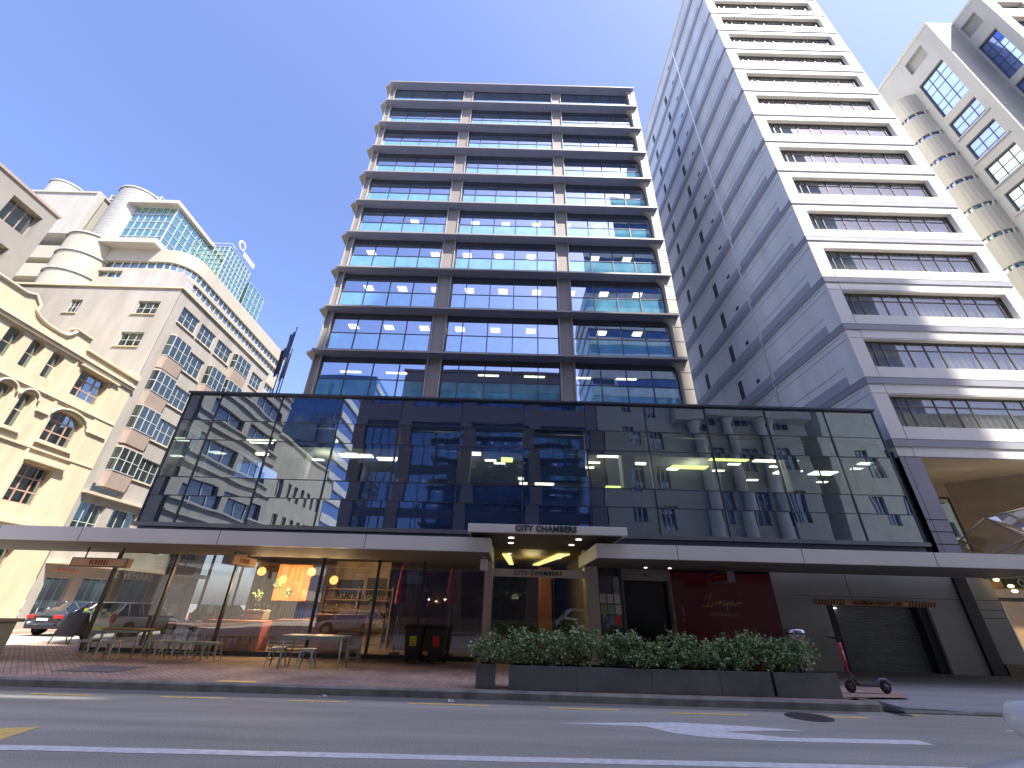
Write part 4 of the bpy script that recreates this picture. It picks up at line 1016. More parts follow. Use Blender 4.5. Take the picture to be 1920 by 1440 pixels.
b = MB(); b.merge(text_mb('QU', .34, .03, .004, 1.15), MX((17.98,15.96,2.86),(1,0,0),(0,0,1),(0,-1,0))); b.build('lettering', mat('silver letters', (.72,.70,.62), .3, metal=.4), t)
lp = bpy.data.lights.new('lobby_lamp', 'POINT'); lp.energy = 25; lp.color = (1,.7,.4); lp.shadow_soft_size = .3
l2 = bpy.data.lights.new('lobby_glow', 'POINT'); l2.energy = 16; l2.color = (1,.80,.38); l2.shadow_soft_size = .4
lo2 = bpy.data.objects.new('lobby_glow', l2); C.objects.link(lo2); lo2.parent = T; lo2.location = (1.0, 2.6, 3.1)
lo = bpy.data.objects.new('lobby_lamp', lp); lo.location = (18.8,18.2,2.7); C.objects.link(lo); lo.parent = H; lo.matrix_parent_inverse = Matrix.Translation((-21,-17,0))

# ================================================================= REAR STONE BUILDING (right)
Q = thing('stone_office_block', 'pale stone office block with blue square windows and rounded bays behind the hotel', 'office building', (40, 20, 0))
Fl = Fr((36,0,0),(0,1,0),(-1,0,0))
hl = [(18.3,20.5,39.3,44.15),(18.7,20.4,45.8,47.5)] + [(18.3,20.5,36.45-2.93*k,38.4-2.93*k) for k in range(10)]
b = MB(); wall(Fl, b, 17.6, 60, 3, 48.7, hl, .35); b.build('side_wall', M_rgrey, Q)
window(Fl, Q, hl[0], M_blueglass, M_dark, .2, us=[19.05,19.8], zs=[40.2,41.0,42.3,43.2], bar=.07)
for k, h in enumerate(hl[2:]):
    window(Fl, Q, h, M_blueglass if k < 2 else M_greenglass, M_dark, .2, us=[18.9,19.7], zs=[h[2]+.35,h[2]+1.1], bar=.07)
b = MB(); Fl.quad(b, 18.7, 20.4, 45.8, 47.5, -.34); Fl.box(b, 18.7, 20.4, 45.8, 45.9, -.33, -.2); b.build('roof_opening', mat('opening shade', (.35,.35,.32), .8), Q)  # backing sheet with the shade of the opening in its colour
b = MB()
for k in range(10): Fl.box(b, 17.6, 20.8, 36.2-2.93*k, 36.215-2.93*k, 0, .006); Fl.box(b, 17.6, 20.8, 38.7-2.93*k, 38.715-2.93*k, 0, .006)
b.build('joint', M_hgrey2, Q)
b = MB()
for k in range(10): Fl.box(b, 18.1, 20.75, 36.28-2.93*k, 36.42-2.93*k, 0, .12)
b.split('window_ledge', M_hgrey2, Q)
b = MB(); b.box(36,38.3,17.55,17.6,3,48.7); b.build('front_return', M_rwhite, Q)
# second volume, further forward
Fv = Fr((38.3,0,0),(0,1,0),(-1,0,0))
hv = [(16.05,17.45,39.2,44.1),(16.2,17.4,45.6,47.3)] + [(16.05,17.45,36.45-2.93*k,38.4-2.93*k) for k in range(9)]
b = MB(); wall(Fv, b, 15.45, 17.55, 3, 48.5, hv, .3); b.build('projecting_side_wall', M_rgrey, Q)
for k, h in enumerate([hv[0]]+hv[2:]): window(Fv, Q, h, M_blueglass, M_dark, .2, nu=3, nz=5 if k == 0 else 2, bar=.07)
b = MB(); Fv.quad(b, 16.2, 17.4, 45.6, 47.3, -.29); b.build('roof_opening', mat('opening shade', (.35,.35,.32), .8), Q)  # same backing sheet, shade painted in
Ff = Fr((0,15.45,0),(1,0,0),(0,-1,0))
hf = [(39.3,41.5,46,47.2),(43,45.4,46,47.2)] + [(39.2+3.3*j,41.9+3.3*j,42.8-2.93*k,44.6-2.93*k) for j in range(3) for k in range(9)]
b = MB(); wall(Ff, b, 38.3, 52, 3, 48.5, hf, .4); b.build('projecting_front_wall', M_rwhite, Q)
for h in hf: window(Ff, Q, h, M_blueglass, M_dark, .35, nu=3, nz=2, bar=.06)
b = MB(); b.box(36.3,52,17.8,60,48.2,48.65); b.box(38.5,52,15.7,17.8,48.0,48.45); b.build('roof', M_rgrey, Q)
b = MB(); b.box(35.93,36.0,17.55,60,48.4,48.75); b.box(38.24,38.3,15.4,17.5,48.3,48.6); b.build('cornice', M_rwhite, Q)
# rounded bays with thin curved strip windows
def bay_path(r):   # plan: leaves the wall, rounds a corner, runs along the street
    P = [(36.0, 21.0)]; 
    for a in range(0, 91, 15): P.append((36.0-.15-r+r*math.cos(R(a)) if False else 36.0-r*math.sin(R(a)), 21.0+.9-.9*math.cos(R(a))))
    P.append((36.0-r, 40)); return P
for k in range(11):
    zt_ = 43.9-2.93*k
    P = bay_path(1.3)
    def strip(z0, z1, off, m, nm, par):
        b = MB(); pp = [(x+off, y+ (off if i < 6 else 0)) for i, (x, y) in enumerate(P)]
        vs = [(x, y, z) for x, y in pp for z in (z0, z1)]
        b.add(vs, [(2*i, 2*i+2, 2*i+3, 2*i+1) for i in range(len(pp)-1)]); return b.build(nm, m, par)
    a = strip(zt_-2.93+.42, zt_, 0, M_rbeige, 'bay', Q)
    s_ = strip(zt_-2.93, zt_-2.93+.42, .12, M_blueglass if k < 4 else M_greenglass, 'bay_window', a)
    b = MB()
    for z in (zt_-2.93+.42, zt_):
        vs = [(x, y, z) for x, y in P] + [(36.0, 40, z)]
        b.poly(vs)
    for (x, y) in [P[2],P[4],P[6]]+[(36.0-1.3, 22+.9*i) for i in range(0,12)]: b.box(x+.02, x+.12, y-.04, y+.04, zt_-2.93+.003, zt_-2.93+.417)
    b.build('bay_trim', M_dark if False else M_rgrey, a)

# ================================================================= YELLOW HERITAGE BUILDING (left)
Yb = thing('heritage_building', 'cream yellow heritage building with arched windows and a curved parapet', 'building', (-26, 19, 0))
Fy = Fr((-26,0,0),(0,1,0),(1,0,0))
ZT = 14.85
rect3 = [(22.5,24.45,12.25,13.98)]
topr = [(16.6,17.25,12.4,14.15,.3),(18.2,18.95,12.4,14.15,.3),(19.4,20.1,12.4,14.15,.3),(20.6,21.3,12.4,14.1,.3)]
mid = [(22.3,24.25,9.35,11.25,.45),(20.4,21.1,9.4,11.4,.34),(19.2,19.95,9.4,11.4,.34),(18.0,18.7,9.4,11.4,.34),(16.8,17.5,9.4,11.4,.34)]
low = [(22.25,24.0,6.0,8.05),(18.6,20.9,5.4,8.05)]
gr = [(22.4,24.2,1.2,4.0),(18.4,20.6,.6,4.2)]
hy = rect3+topr+mid+low+gr
b = MB(); wall(Fy, b, 13.0, 26.0, 0, ZT, hy, .35); b.build('facade', M_yellow, Yb)
b = MB(); b.box(-44,-26.4,13.0,25.9,0,14.3); b.build('body', M_yellow, Yb)
for h in hy:
    wd = h[1]-h[0]
    window(Fy, Yb, h, M_dglass, M_ywin if wd > 1 else M_ytrim, .30, nu=3 if wd > 1.5 else 1, nz=3 if h in rect3+low else (3 if wd > 1.5 else 2), bar=.09 if wd > 1.5 else .06)
# mouldings
tr = MB()
for z0, z1, d in ((14.20,14.36,.16),(14.38,14.50,.24),(11.62,11.72,.10),(11.55,11.60,.06),(8.75,8.85,.10),(5.0,5.25,.25)):
    Fy.box(tr, 13.0, 26.05 if z0 > 14 else 25.95, z0, z1, 0, d)
tr.build('cornice', M_ytrim, Yb)
tr = MB(); Fy.box(tr, 21.98, 22.12, 5.3, 11.5, 0, .08); Fy.box(tr, 21.9, 22.0, 11.75, 14.15, 0, .08); Fy.box(tr, 24.6, 26.0, 5.3, 14.15, 0, .05); Fy.box(tr,15.9,16.1,5.3,14.15,0,.08)
tr.split('pilaster', M_yellow, Yb)
tr = MB(); Fy.box(tr, 22.2, 24.95, 14.02, 14.12, 0, .2); Fy.box(tr, 22.1,24.25,9.12,9.3,0,.18); Fy.box(tr,22.15,24.4,8.15,8.28,0,.25)
for h in mid[1:]: Fy.box(tr, h[0]-.08, h[1]+.08, 9.22, 9.38, 0, .16)
Fy.box(tr, 24.5, 25.8, 10.62, 10.74, 0, .16); Fy.box(tr, 21.35, 22.0, 10.62, 10.74, 0, .16)
tr.split('sill', M_ytrim, Yb)
tr = MB()
for h in mid:
    m_ = (h[0]+h[1])/2; hw = (h[1]-h[0])/2+.14; sp = h[3]-h[4]; rise = h[4]+.16
    P = [Fy.P(m_-hw*math.cos(R(a)), sp+rise*math.sin(R(a)), .06) for a in range(0,181,12)]
    tr.tube(P, .06, 6)
tr.split('arch_moulding', M_ytrim, Yb)
# curved parapet (solid, 0.4 thick)
prof = [(13,14.85),(13,15.9),(17.9,15.9),(18.3,16.1),(18.75,15.75),(18.75,15.4)] + [(18.78+.0+1.1*(1-math.cos(R(a))), 15.4-.38*math.sin(R(a))) for a in (15,35,55,75,90)] + [(20.4,15.02),(20.75,15.12),(20.98,15.4),(21.1,15.72),(22.1,15.72),(22.1,14.98),(26.05,14.98),(26.05,14.85)]
b = MB(); b.prism([Fy.P(u, z-.35 if False else z, -.02) for u, z in prof], (-.4,0,0))
b.build('parapet', M_yellow, Yb)
cp = [(u, z) for u, z in prof[1:-1]]
b = MB(); b.tube([Fy.P(u, z+.04, .02) for u, z in cp if u < 22.05], .085, 6); Fy.box(b, 22.1, 26.1, 14.99, 15.12, -.45, .14); Fy.box(b, 25.3, 26.1, 15.13, 15.4, -.45, .14); Fy.box(b,20.95,22.15,15.73,15.82,-.45,.12); b.build('parapet_coping', M_ytrim, Yb)
# grey office block left behind the heritage roof
O = thing('grey_office_block', 'grey concrete office block with deep windows rising above the heritage roof at the far left', 'office building', (-36, 18, 0))
Fo = Fr((-34,0,0),(0,1,0),(1,0,0))
ho = [(19.6,21.6,23.6,25.6),(15.5,18.6,23.6,25.6),(18.4,21.2,20.2,22.2),(14.5,17.6,20.2,22.2)]
b = MB(); wall(Fo, b, 10, 22.2, 14, 26.5, ho, .5); b.build('wall', mat('office taupe', (.27,.255,.225), .8, var=.06), O)
for h in ho: window(Fo, O, h, M_dglass, M_gpink, .45, nu=3, bar=.08)
b = MB(); b.box(-48,-34.55,10,22.15,14,26.4); b.box(-48,-34,22.2,22.3,14,26.5); b.build('body', mat('office taupe', (.27,.255,.225), .8), O)
b = MB(); b.box(-48,-33.9,9.9,22.4,26.5,26.7); b.build('roof', M_gpink, O)

# ================================================================= GREY BLOCK (apartments) on the side street
G = thing('grey_apartment_block', 'grey rendered block with rows of white framed bay windows beyond the cream building', 'building', (-26, 32, 0))
G_T = 23.2
Fg = Fr((-26,0,0),(0,1,0),(1,0,0))
RZ = [(20.7,22.15),(17.7,19.45),(14.8,16.4),(11.9,13.6),(9.0,10.55)]
cols = [(26.85,28.8),(29.1,31.0),(31.4,33.5),(33.8,36.1),(37.1,39.0)]
hg = []
for r, (z0, z1) in enumerate(RZ):
    for c, (a, e) in enumerate(cols): hg.append((a, e, z0, z1, r, c))
wh = [h[:4] for h in hg] + [(26.4,28.2,4.6,6.95),(28.8,30.9,4.6,6.95),(31.6,34.5,4.6,6.95),(35.3,38.5,4.6,6.95)]
gsh = [(26.6,28.2,.2,2.7),(28.9,31.2,.2,2.8),(32,34.6,.2,2.9),(35.2,38.6,.2,2.9)]
b = MB(); wall(Fg, b, 26.05, 39.6, 0, G_T, wh+gsh, .25); b.build('street_wall', M_grey, G)
Fgf = Fr((0,26.02,0),(1,0,0),(0,-1,0))
hf2 = [(-28.85,-27.15,20.7,21.95),(-28.85,-27.15,17.8,19.05),(-34.0,-33.1,20.65,21.9),(-38.2,-36.9,20.3,21.5),(-31.2,-29.8,16.2,17.0)]
b = MB(); wall(Fgf, b, -40, -26, 12, G_T, hf2, .2); wall(Fgf, b, -60, -40, 12, 23.6, [], .2); b.build('party_wall', M_grey, G)
for h in hf2: window(Fgf, G, h, M_wglass, M_alu, .15, nu=3, nz=2, bar=.05, sill=.06, sillm=M_ytrim)
b = MB(); b.box(-60,-26.3,26.3,39.5,3,G_T-.25); b.build('body', M_intdark, G)
b = MB(); b.box(-60,-25.85,25.9,39.7,G_T,G_T+.14); b.build('roof_edge', M_ytrim, G)
b = MB()
for k in range(18):
    y = 26.2+.78*k; b.tube([(-26.1,y,G_T+.14),(-26.1,y,G_T+.75)], .02, 5)
for z in (.45,.75): b.tube([(-26.1,26,G_T+z),(-26.1,39.6,G_T+z)], .02, 5)
b.build('roof_rail', M_steel, G)
for k, h in enumerate(hg):
    a, e, z0, z1, r, c = h
    red = (r == 3 and c == 1)
    bay = (c == 0 and r > 0) or (c in (2,3) and r in (1,3)) or (c == 3 and r == 0)
    if bay:
        # projecting box bay: glass front and cheeks, pink spandrel below
        d = .42; P = [Fg.P(a, 0, 0), Fg.P(a+.12, 0, d), Fg.P(e-.12, 0, d), Fg.P(e, 0, 0)]
        m = MB(); 
        for p, q in zip(P[:-1], P[1:]): m.add([p+Vector((0,0,z0)), q+Vector((0,0,z0)), q+Vector((0,0,z1)), p+Vector((0,0,z1))], [(0,1,2,3)])
        w = m.build('bay_window', M_wglass, G)
        f = MB()
        pts = [P[1], P[1].lerp(P[2],.33), P[1].lerp(P[2],.66), P[2]]
        for p in pts: f.tube([p+Vector((0.01,0,z0)), p+Vector((0.01,0,z1))], .03, 4, smooth=False)
        for zz in (z0, (z0+z1)/2, z1):
            for p, q in zip(P[:-1], P[1:]): f.tube([p+Vector((.01,0,zz)), q+Vector((.01,0,zz))], .028, 4, smooth=False)
        f.build('frame', M_alu, w)
        s = MB(); 
        for (za, zb_, dd) in ((z0-1.05, z0-.02, 0),):
            A = [p+Vector((0,0,zb_)) for p in P]; B2 = [Fg.P(a+.02,za,0), Fg.P(a+.16,za,d*.8), Fg.P(e-.16,za,d*.8), Fg.P(e-.02,za,0)]
            s.add(A+B2, [(0,1,5,4),(1,2,6,5),(2,3,7,6),(4,5,6,7),(0,3,2,1)])
        s.add([p+Vector((.0,0,z1+.03)) for p in P]+[p+Vector((0,0,z1+.12)) for p in P], [(0,1,5,4),(1,2,6,5),(2,3,7,6),(4,5,6,7),(0,3,2,1)])
        s.v, s.f, s.sm, hv_, hf_, hs_ = s.v[:8], s.f[:5], s.sm[:5], s.v[8:], s.f[5:], s.sm[5:]
        s.build('spandrel', M_gpink, w); hd = MB(); hd.v = hv_; hd.f = [tuple(i_-8 for i_ in q_) for q_ in hf_]; hd.sm = hs_; hd.build('hood', M_gpink, w)
    else:
        w = window(Fg, G, h[:4], M_wglass, M_alu, .12, nu=3 if e-a > 2 else 3, nz=2, bar=.05, sill=.1, sillm=M_ytrim)
    q = MB(); rr = random.Random(k)
    if red:
        for j in range(3): q.box(-26.19, -26.16, a+.15+.45*j, a+.42+.45*j, z0+.1, z0+1.2)
        q.build('red_decal', mat('red decal', (.72,.05,.03), .5), w)
    elif r in (2,3,4) and c < 2:
        q.prism([Fg.P(a+.9,z0+.1,.0-.14), Fg.P(a+1.25,z0+.1,-.14), Fg.P(a+1.6,z0+.75,-.14), Fg.P(a+1.35,z0+.8,-.14)], (-.03,0,0)); q.build('blind', mat('white card', (.72,.80,.76), .7), w)
    if r == 2 and c == 1:
        q = MB(); Fg.quad(q, a+.05, e-.05, z1-.6, z1-.05, -.16); q.build('blind', mat('roller blind white', (.75,.75,.7), .8), w)
for h in wh[-4:]+gsh: window(Fg, G, h, M_dglass, M_alu, .2, nu=3, nz=2 if h[2] > 1 else 1, bar=.05)
b = MB(); Fg.box(b, 26.1, 39.6, 7.35, 7.5, 0, .25); Fg.box(b, 26.1,39.6,3.35,3.6,0,.9); b.build('string_course', mat('fascia beige', (.55,.47,.37), .7), G)
b = MB(); Fg.box(b, 26.5, 28.45, 7.62, 8.05, 0, .05); b.build('strip_window', M_dglass, G)
b = MB()
for i in range(6): b.tube([Fg.P(26.7+.3*i,3.0,.03), Fg.P(26.82+.3*i,3.16,.03), Fg.P(26.95+.3*i,3.0,.03)], .02, 4)
tag(b.build('shop_sign', mat('orange script', (.9,.25,.08), .5)), 'faint orange script sign over the shop left of the parked saloon car', 'sign')
b = MB(); b.merge(text_mb('TE WHARE', .72, .05, .012, 1.15), MX((-25.9,32.4,3.12),(0,1,0),(0,0,1),(1,0,0)))
tag(b.build('wall_sign', mat('white letters', (.95,.95,.95), .5)), 'white TE WHARE letters on the wall across the side street, seen through the cafe glass', 'sign')

# ================================================================= BACKGROUND COMPLEX (cream, cylinders, green glass)
K = thing('cream_tower_complex', 'cream and green glass tower complex with rounded stair shafts behind the grey block', 'office building', (-58, 50, 0))
M_cr = mat('complex cream', (.38,.345,.27), .75, var=.06, streak=4, scale=.5)
M_crw = mat('complex pale trim', (.40,.38,.33), .7, var=.05)
def cyl(mb, cx, cy, r, z0, z1, n=28):
    P = [(cx+r*math.cos(R(360*k/n)), cy+r*math.sin(R(360*k/n))) for k in range(n+1)]
    mb.add([(x,y,z) for x,y in P for z in (z0,z1)], [(2*i,2*i+2,2*i+3,2*i+1) for i in range(n)], True)
    mb.poly([(x,y,z1) for x,y in P]); return mb
cyl(MB(), -61.5, 48, 3.0, 47.5, 59.3).build('metal_shaft', M_metal, K)
b = MB()
for k in range(19): cyl(b, -61.5, 48, 3.02, 47.9+.6*k, 47.95+.6*k)
b.build('shaft_rib', M_conc, K)
cyl(MB(), -61.5, 48, 3.12, 59.3, 59.6).build('shaft_cap', M_crw, K)
for k in range(6):
    a = cyl(MB(), -62.4, 47.2, 3.5, 27.6+3.4*k, 30.8+3.4*k).build('cream_shaft', M_cr, K)
    cyl(MB(), -62.4, 47.2, 3.68, 30.75+3.4*k, 31.02+3.4*k).build('shaft_ring', M_crw, a)
b = MB(); b.box(-78,-65.1,45,62,48.8,57.4); b.build('concrete_wall', M_conc, K)
b = MB(); b.box(-78,-64.9,44.8,62,57.4,57.75); b.box(-65.1,-64.7,44.7,45.6,48.6,57.4); b.build('wall_coping', M_crw, K)
for k in range(6):
    a = MB().box(-78,-64.8,44.6,60,26.6+3.4*k,28.9+3.4*k).build('cream_balcony', M_cr, K)
    MB().box(-78,-65.4,46,60,28.9+3.4*k,30.0+3.4*k).build('shaded_recess', M_hgrey2, a)
cyl(MB(), -74.6, 48, 2.4, 50, 61.2).build('rear_shaft', M_conc, K)
b = cyl(MB(), -74.6, 48, 2.5, 61.2, 61.5); b.box(-72.6,-70.4,46.5,50,57.75,59.6); b.build('rear_shaft_cap', M_crw, K)
b = MB(); b.box(-71.5,-62.6,51,58,58,64.6); b.build('plant_screen', mat('screen dark', (.08,.10,.16), .5), K)
b = MB()
for k in range(8): b.box(-71.55,-62.55,50.93,51,58+.9*k,58.16+.9*k); b.box(-62.6,-62.53,51,58,58+.9*k,58.16+.9*k)
for k in range(6): b.box(-71.5+1.76*k,-71.36+1.76*k,50.9,51,58,64.6)
b.build('screen_louvre', M_alu, K)
# cream wing with strip windows and a rounded corner
def wingpoly(d=0):
    P = [(-59.5+d,46+d)]
    for a in range(0, 91, 15): P.append((-50.2-d*.7+3.2*math.sin(R(a)), 49.2+d*.7-3.2*math.cos(R(a))))
    return P+[(-47-d,75),(-59.5+d,75)]
for z0, z1 in ((24,28.2),(30,33.0),(34.5,37.6),(39.0,41.6),(42.8,43.4),(44.7,47.0)):
    MB().prism([(x,y,z0) for x,y in wingpoly()], (0,0,z1-z0)).build('cream_wing', M_cr, K)
MB().prism([(x,y,24) for x,y in wingpoly(.45)], (0,0,22.5)).build('wing_window', M_dglass, K)
b = MB(); wp = wingpoly(.4)
for (p, q) in zip(wp[:-2], wp[1:-1]):
    L_ = math.dist(p, q); m_ = max(1, int(L_/1.1))
    for k in range(m_): x = p[0]+(q[0]-p[0])*k/m_; y = p[1]+(q[1]-p[1])*k/m_; b.box(x-.07,x+.07,y-.07,y+.07,28,45)
b.build('wing_mullion', M_alu, K)
b = MB(); b.box(-54.6,-46.2,45.2,47.5,38.5,42.1); b.build('plant_box', M_grey, K)
gp = [(-59.2,46),(-52.8,46),(-52.8,54.4),(-59.2,54.4)]
MB().prism([(-60.2,44.6,47.0),(-51.9,44.6,47.0),(-51.9,53.6,47.0),(-60.2,53.6,47.0)], (0,0,.9)).build('terrace_slab', M_crw, K)
MB().prism([(x,y,47.92) for x,y in gp], (0,0,7.9)).build('glass_gallery', M_greenglass, K)
def gridlines(mb, p, q, z0, z1, nh, nv, r=.055):
    p = Vector((*p,0)); q = Vector((*q,0))
    for k in range(nh+1): z = z0+(z1-z0)*k/nh; mb.tube([p+Vector((0,0,z)), q+Vector((0,0,z))], r, 4, smooth=False)
    for k in range(nv+1): c = p.lerp(q, k/nv); mb.tube([c+Vector((0,0,z0)), c+Vector((0,0,z1))], r, 4, smooth=False)
b = MB(); gridlines(b, (-59.2,45.95), (-52.8,45.95), 48, 55.8, 5, 6); gridlines(b, (-52.75,46), (-52.75,54.4), 48, 55.8, 5, 7); b.build('gallery_mullion', M_alu, K)
b = MB(); b.box(-60,-52.3,45,54.6,55.82,56.5); b.build('gallery_roof', M_crw, K)
MB().box(-53.6,-49.4,54,60.3,46.5,56.0).build('corner_glass', M_greenglass, K)
b = MB(); gridlines(b, (-53.6,53.95), (-49.4,53.95), 48.2, 56, 8, 5); gridlines(b, (-49.35,54), (-49.35,60.3), 48.2, 56, 8, 7); b.build('corner_mullion', M_alu, K)
b = MB(); b.prism([(-52.6,52.6,45.4),(-48.3,52.6,45.4),(-48.3,61,45.4),(-52.6,61,45.4)], (0,0,2.6)); b.box(-52.5,-47.6,54,63,42.4,43.4); b.box(-52.5,-46.8,53,66,38,40.5); b.build('corner_base', M_cr, K)
MB().box(-52,-49.2,61,66,43.5,54.2).build('rear_glass', M_greenglass, K)
b = MB(); gridlines(b, (-49.15,61), (-49.15,66), 43.5, 54.2, 7, 4, .045); b.build('rear_mullion', M_alu, K)
b = MB(); b.box(-52,-48.4,60.5,67,46.0,47.4); b.build('rear_ledge', M_crw, K)
b = MB(); P = [(-49.2,56+.8*math.cos(R(a)),58.3+.8*math.sin(R(a))) for a in range(0,331,30)]; b.tube(P, .16, 6)
for k in range(7): b.box(-49.3,-49.15,57.1+.5*k,57.4+.5*k,57.0,57.9)
b.tube([(-53.5,54.2,56),(-53.5,54.2,57),(-49.6,54.2,57),(-49.6,60.2,57)], .06, 4)
b.build('roof_sign', mat('roof sign', (.75,.75,.72), .6), K)

# ================================================================= flags
for i, (x, y, zt_) in enumerate([(-12.35,19.6,14.2),(-11.9,19.2,15.0),(-12.75,20.8,14.6)]):
    t = thing('flagpole', ['flagpole with a limp red and blue flag, leftmost on the podium roof','tallest flagpole with a dark blue flag on the podium roof','flagpole with a small dark flag nearest the tower'][i], 'flagpole', (x,y,9.2), 'flagpoles on the podium roof')
    b = MB(); b.tube([(x,y,9.2),(x,y,zt_)], [.035,.022], 8); b.lathe([(.01,zt_),(.05,zt_+.04),(.01,zt_+.09)], (x,y,0), 8); b.build('pole', M_black, t)
    b = MB(); n = 8; vs = []
    for k in range(n+1):
        for j in range(5):
            z = zt_-.15-1.6*j/4-.35*(k/n)*(1); vs.append((x-.28*k/n*(1-.25*j/4), y+.05*math.sin(k*1.7+j), z))
    b.add(vs, [(k*5+j, k*5+j+1, (k+1)*5+j+1, (k+1)*5+j) for k in range(n) for j in range(4)], True)
    b.build('flag', [mat('red blue flag', (.16,.04,.06), .8, var=.6, scale=3, col2=(.04,.06,.14)), mat('navy flag', (.08,.12,.22), .8), mat('dark flag', (.10,.13,.20), .8)][i], t)

# ================================================================= vehicles
def wheel(t, x, y, r, w, side, rimm):
    b = MB(); b.lathe([(r*.62,-w/2),(r*.93,-w/2),(r,-w/3),(r,w/3),(r*.93,w/2),(r*.62,w/2)], (x,y,r), 26, axis='x'); wh_ = b.build('wheel', M_rubber, t)
    b = MB(); xx = x+side*(w/2-.01)
    b.lathe([(r*.60,-.03),(r*.64,.02*1),(r*.60,.03)], (xx,y,r), 24, axis='x')
    for k in range(7):
        a = 2*math.pi*k/7; p = Vector((0,math.cos(a),math.sin(a))); q = Vector((0,-math.sin(a),math.cos(a)))
        c = Vector((xx,y,r)); b.prism([c+p*r*.1-q*.03, c+p*r*.6-q*.02, c+p*r*.6+q*.02, c+p*r*.1+q*.03], (side*.02,0,0))
    b.lathe([(.06,-.02),(.06,.03)], (xx,y,r), 10, axis='x'); b.build('rim', rimm, wh_)
def car(name, lab, cat, loc, rz, L, W, Ht, paint, kind='saloon', z0=0.0, extras=None):
    """car built along +Y (nose at +Y), then rotated; body lofted from cross sections"""
    t = thing(name, lab, cat, (0,0,0))
    hw = W/2
    # stations: y, half width, sill z, shoulder z
    st = [(-L/2,.80,.42,.78),(-L/2+.12,.90,.30,.95),(-L/2+.6,.99,.24,.98),(-L*.2,1.0,.22,.95),(L*.12,1.0,.22,.93),(L/2-.9,.99,.24,.88),(L/2-.25,.92,.28,.74),(L/2,.72,.40,.62)]
    if kind == 'suv' : st = [(y,w,s+.04,z+.12) for y,w,s,z in st]
    if kind == 'hatch': st[0] = (-L/2,.86,.38,.95); st[1] = (-L/2+.1,.93,.28,1.02)
    b = MB(); ring = []
    for (y, w, s, z) in st:
        w *= hw
        ring.append([(-w*.86,y,s),(-w,y,s+.18),(-w,y,z-.16),(-w*.93,y,z-.02),(-w*.80,y,z+.015),(0,y,z+.05),(w*.80,y,z+.015),(w*.93,y,z-.02),(w,y,z-.16),(w,y,s+.18),(w*.86,y,s)])
    n = 11; vs = [p for r_ in ring for p in r_]
    fs = [(i*n+k, i*n+k+1, (i+1)*n+k+1, (i+1)*n+k) for i in range(len(st)-1) for k in range(n-1)]
    fs += [tuple(range(n)), tuple((len(st)-1)*n+k for k in range(n))[::-1]]
    fs += [(i*n, (i+1)*n, (i+1)*n+n-1, i*n+n-1) for i in range(len(st)-1)]
    b.add(vs, fs, True); body = b.build('body', paint, t)
    sd = body.modifiers.new('sub', 'SUBSURF'); sd.levels = 1; sd.render_levels = 1
    # greenhouse
    sh = .95 if kind != 'suv' else 1.07
    if kind == 'saloon': g0, r0, r1, g1 = -L*.40, -L*.20, L*.06, L*.24
    elif kind == 'suv': g0, r0, r1, g1 = -L*.47, -L*.40, L*.01, L*.19
    else: g0, r0, r1, g1 = -L*.48, -L*.36, L*.08, L*.28
    wb, wt = hw*.90, hw*.70
    A = [(-wb,g0,sh),(wb,g0,sh),(wb,g1,sh-.03),(-wb,g1,sh-.03)]; B = [(-wt,r0,Ht-.03),(wt,r0,Ht-.03),(wt,r1,Ht-.02),(-wt,r1,Ht-.02)]
    b = MB(); b.add(A+B, [(0,1,5,4),(1,2,6,5),(2,3,7,6),(3,0,4,7)]); b.build('windows', glass('car glass', .18, .35, tint=(.7,.8,.8), diff=.35, dcol=(.02,.025,.03)), t)
    b = MB(); b.add([Vector(p)+Vector((0,0,-.01)) for p in B]+[(-wt*.96,r0+.15,Ht),(wt*.96,r0+.15,Ht),(wt*.96,r1-.15,Ht+.01),(-wt*.96,r1-.15,Ht+.01)], [(0,1,5,4),(1,2,6,5),(2,3,7,6),(3,0,4,7),(4,5,6,7)])
    for i in range(4): b.tube([A[i],B[i]], .045, 6)
    for s_ in (-1,1):
        m0 = Vector((s_*wb,(g0+g1)/2-.1,sh)); m1 = Vector((s_*wt,(r0+r1)/2,Ht-.03)); b.tube([m0,m1], .035, 6)
        b.tube([Vector((s_*wb,g0,sh)).lerp(m0,.45), Vector((s_*wt,r0,Ht-.03)).lerp(m1,.2)], .035, 6)
        b.tube([B[0] if s_ < 0 else B[1], B[3] if s_ < 0 else B[2]], .035, 6)
    b.build('roof', paint, t)
    rimm = mat('alloy rim', (.45,.45,.45), .3, metal=.7)
    for yy in (-L*.29, L*.31):
        for s_ in (-1,1):
            wheel(t, s_*(hw-.10), yy, .33 if kind != 'suv' else .36, .22, s_, rimm)
            arch = MB(); arch.lathe([(.40,-.01),(.40,.012)], (s_*(hw+.001),yy,.35), 24, axis='x'); 
            arch.build('wheel_arch', M_black, t)
    tl = mat('tail light red', (.55,.02,.02), .25)
    for s_ in (-1,1):
        b = MB()
        if kind == 'saloon': b.box(s_*hw*.50, s_*hw*.88, -L/2-.02, -L/2+.14, .72, .86)
        else: b.box(s_*hw*.76, s_*hw*.93, -L/2-.03, -L/2+.12, .72, 1.05)
        b.build('tail_light', tl, t, bevel=.02)
        b = MB(); b.box(s_*hw*.52, s_*hw*.86, L/2-.22, L/2-.02, .58, .72); b.build('headlight', mat('headlight', (.7,.7,.72), .15), t, bevel=.03)
        b = MB(); b.lathe([(.03,-.10),(.09,-.09),(.11,-.02),(.10,.05),(.05,.10)], (0,0,0), 14, axis='x')
        b.xf(Matrix.Translation((s_*(hw+.12), L*.19, sh+.03)) @ Matrix.Diagonal((1.15,.85,.95,1))); b.tube([(s_*(hw-.06),L*.19,sh-.06),(s_*(hw+.08),L*.19,sh-.02)], .03, 6)
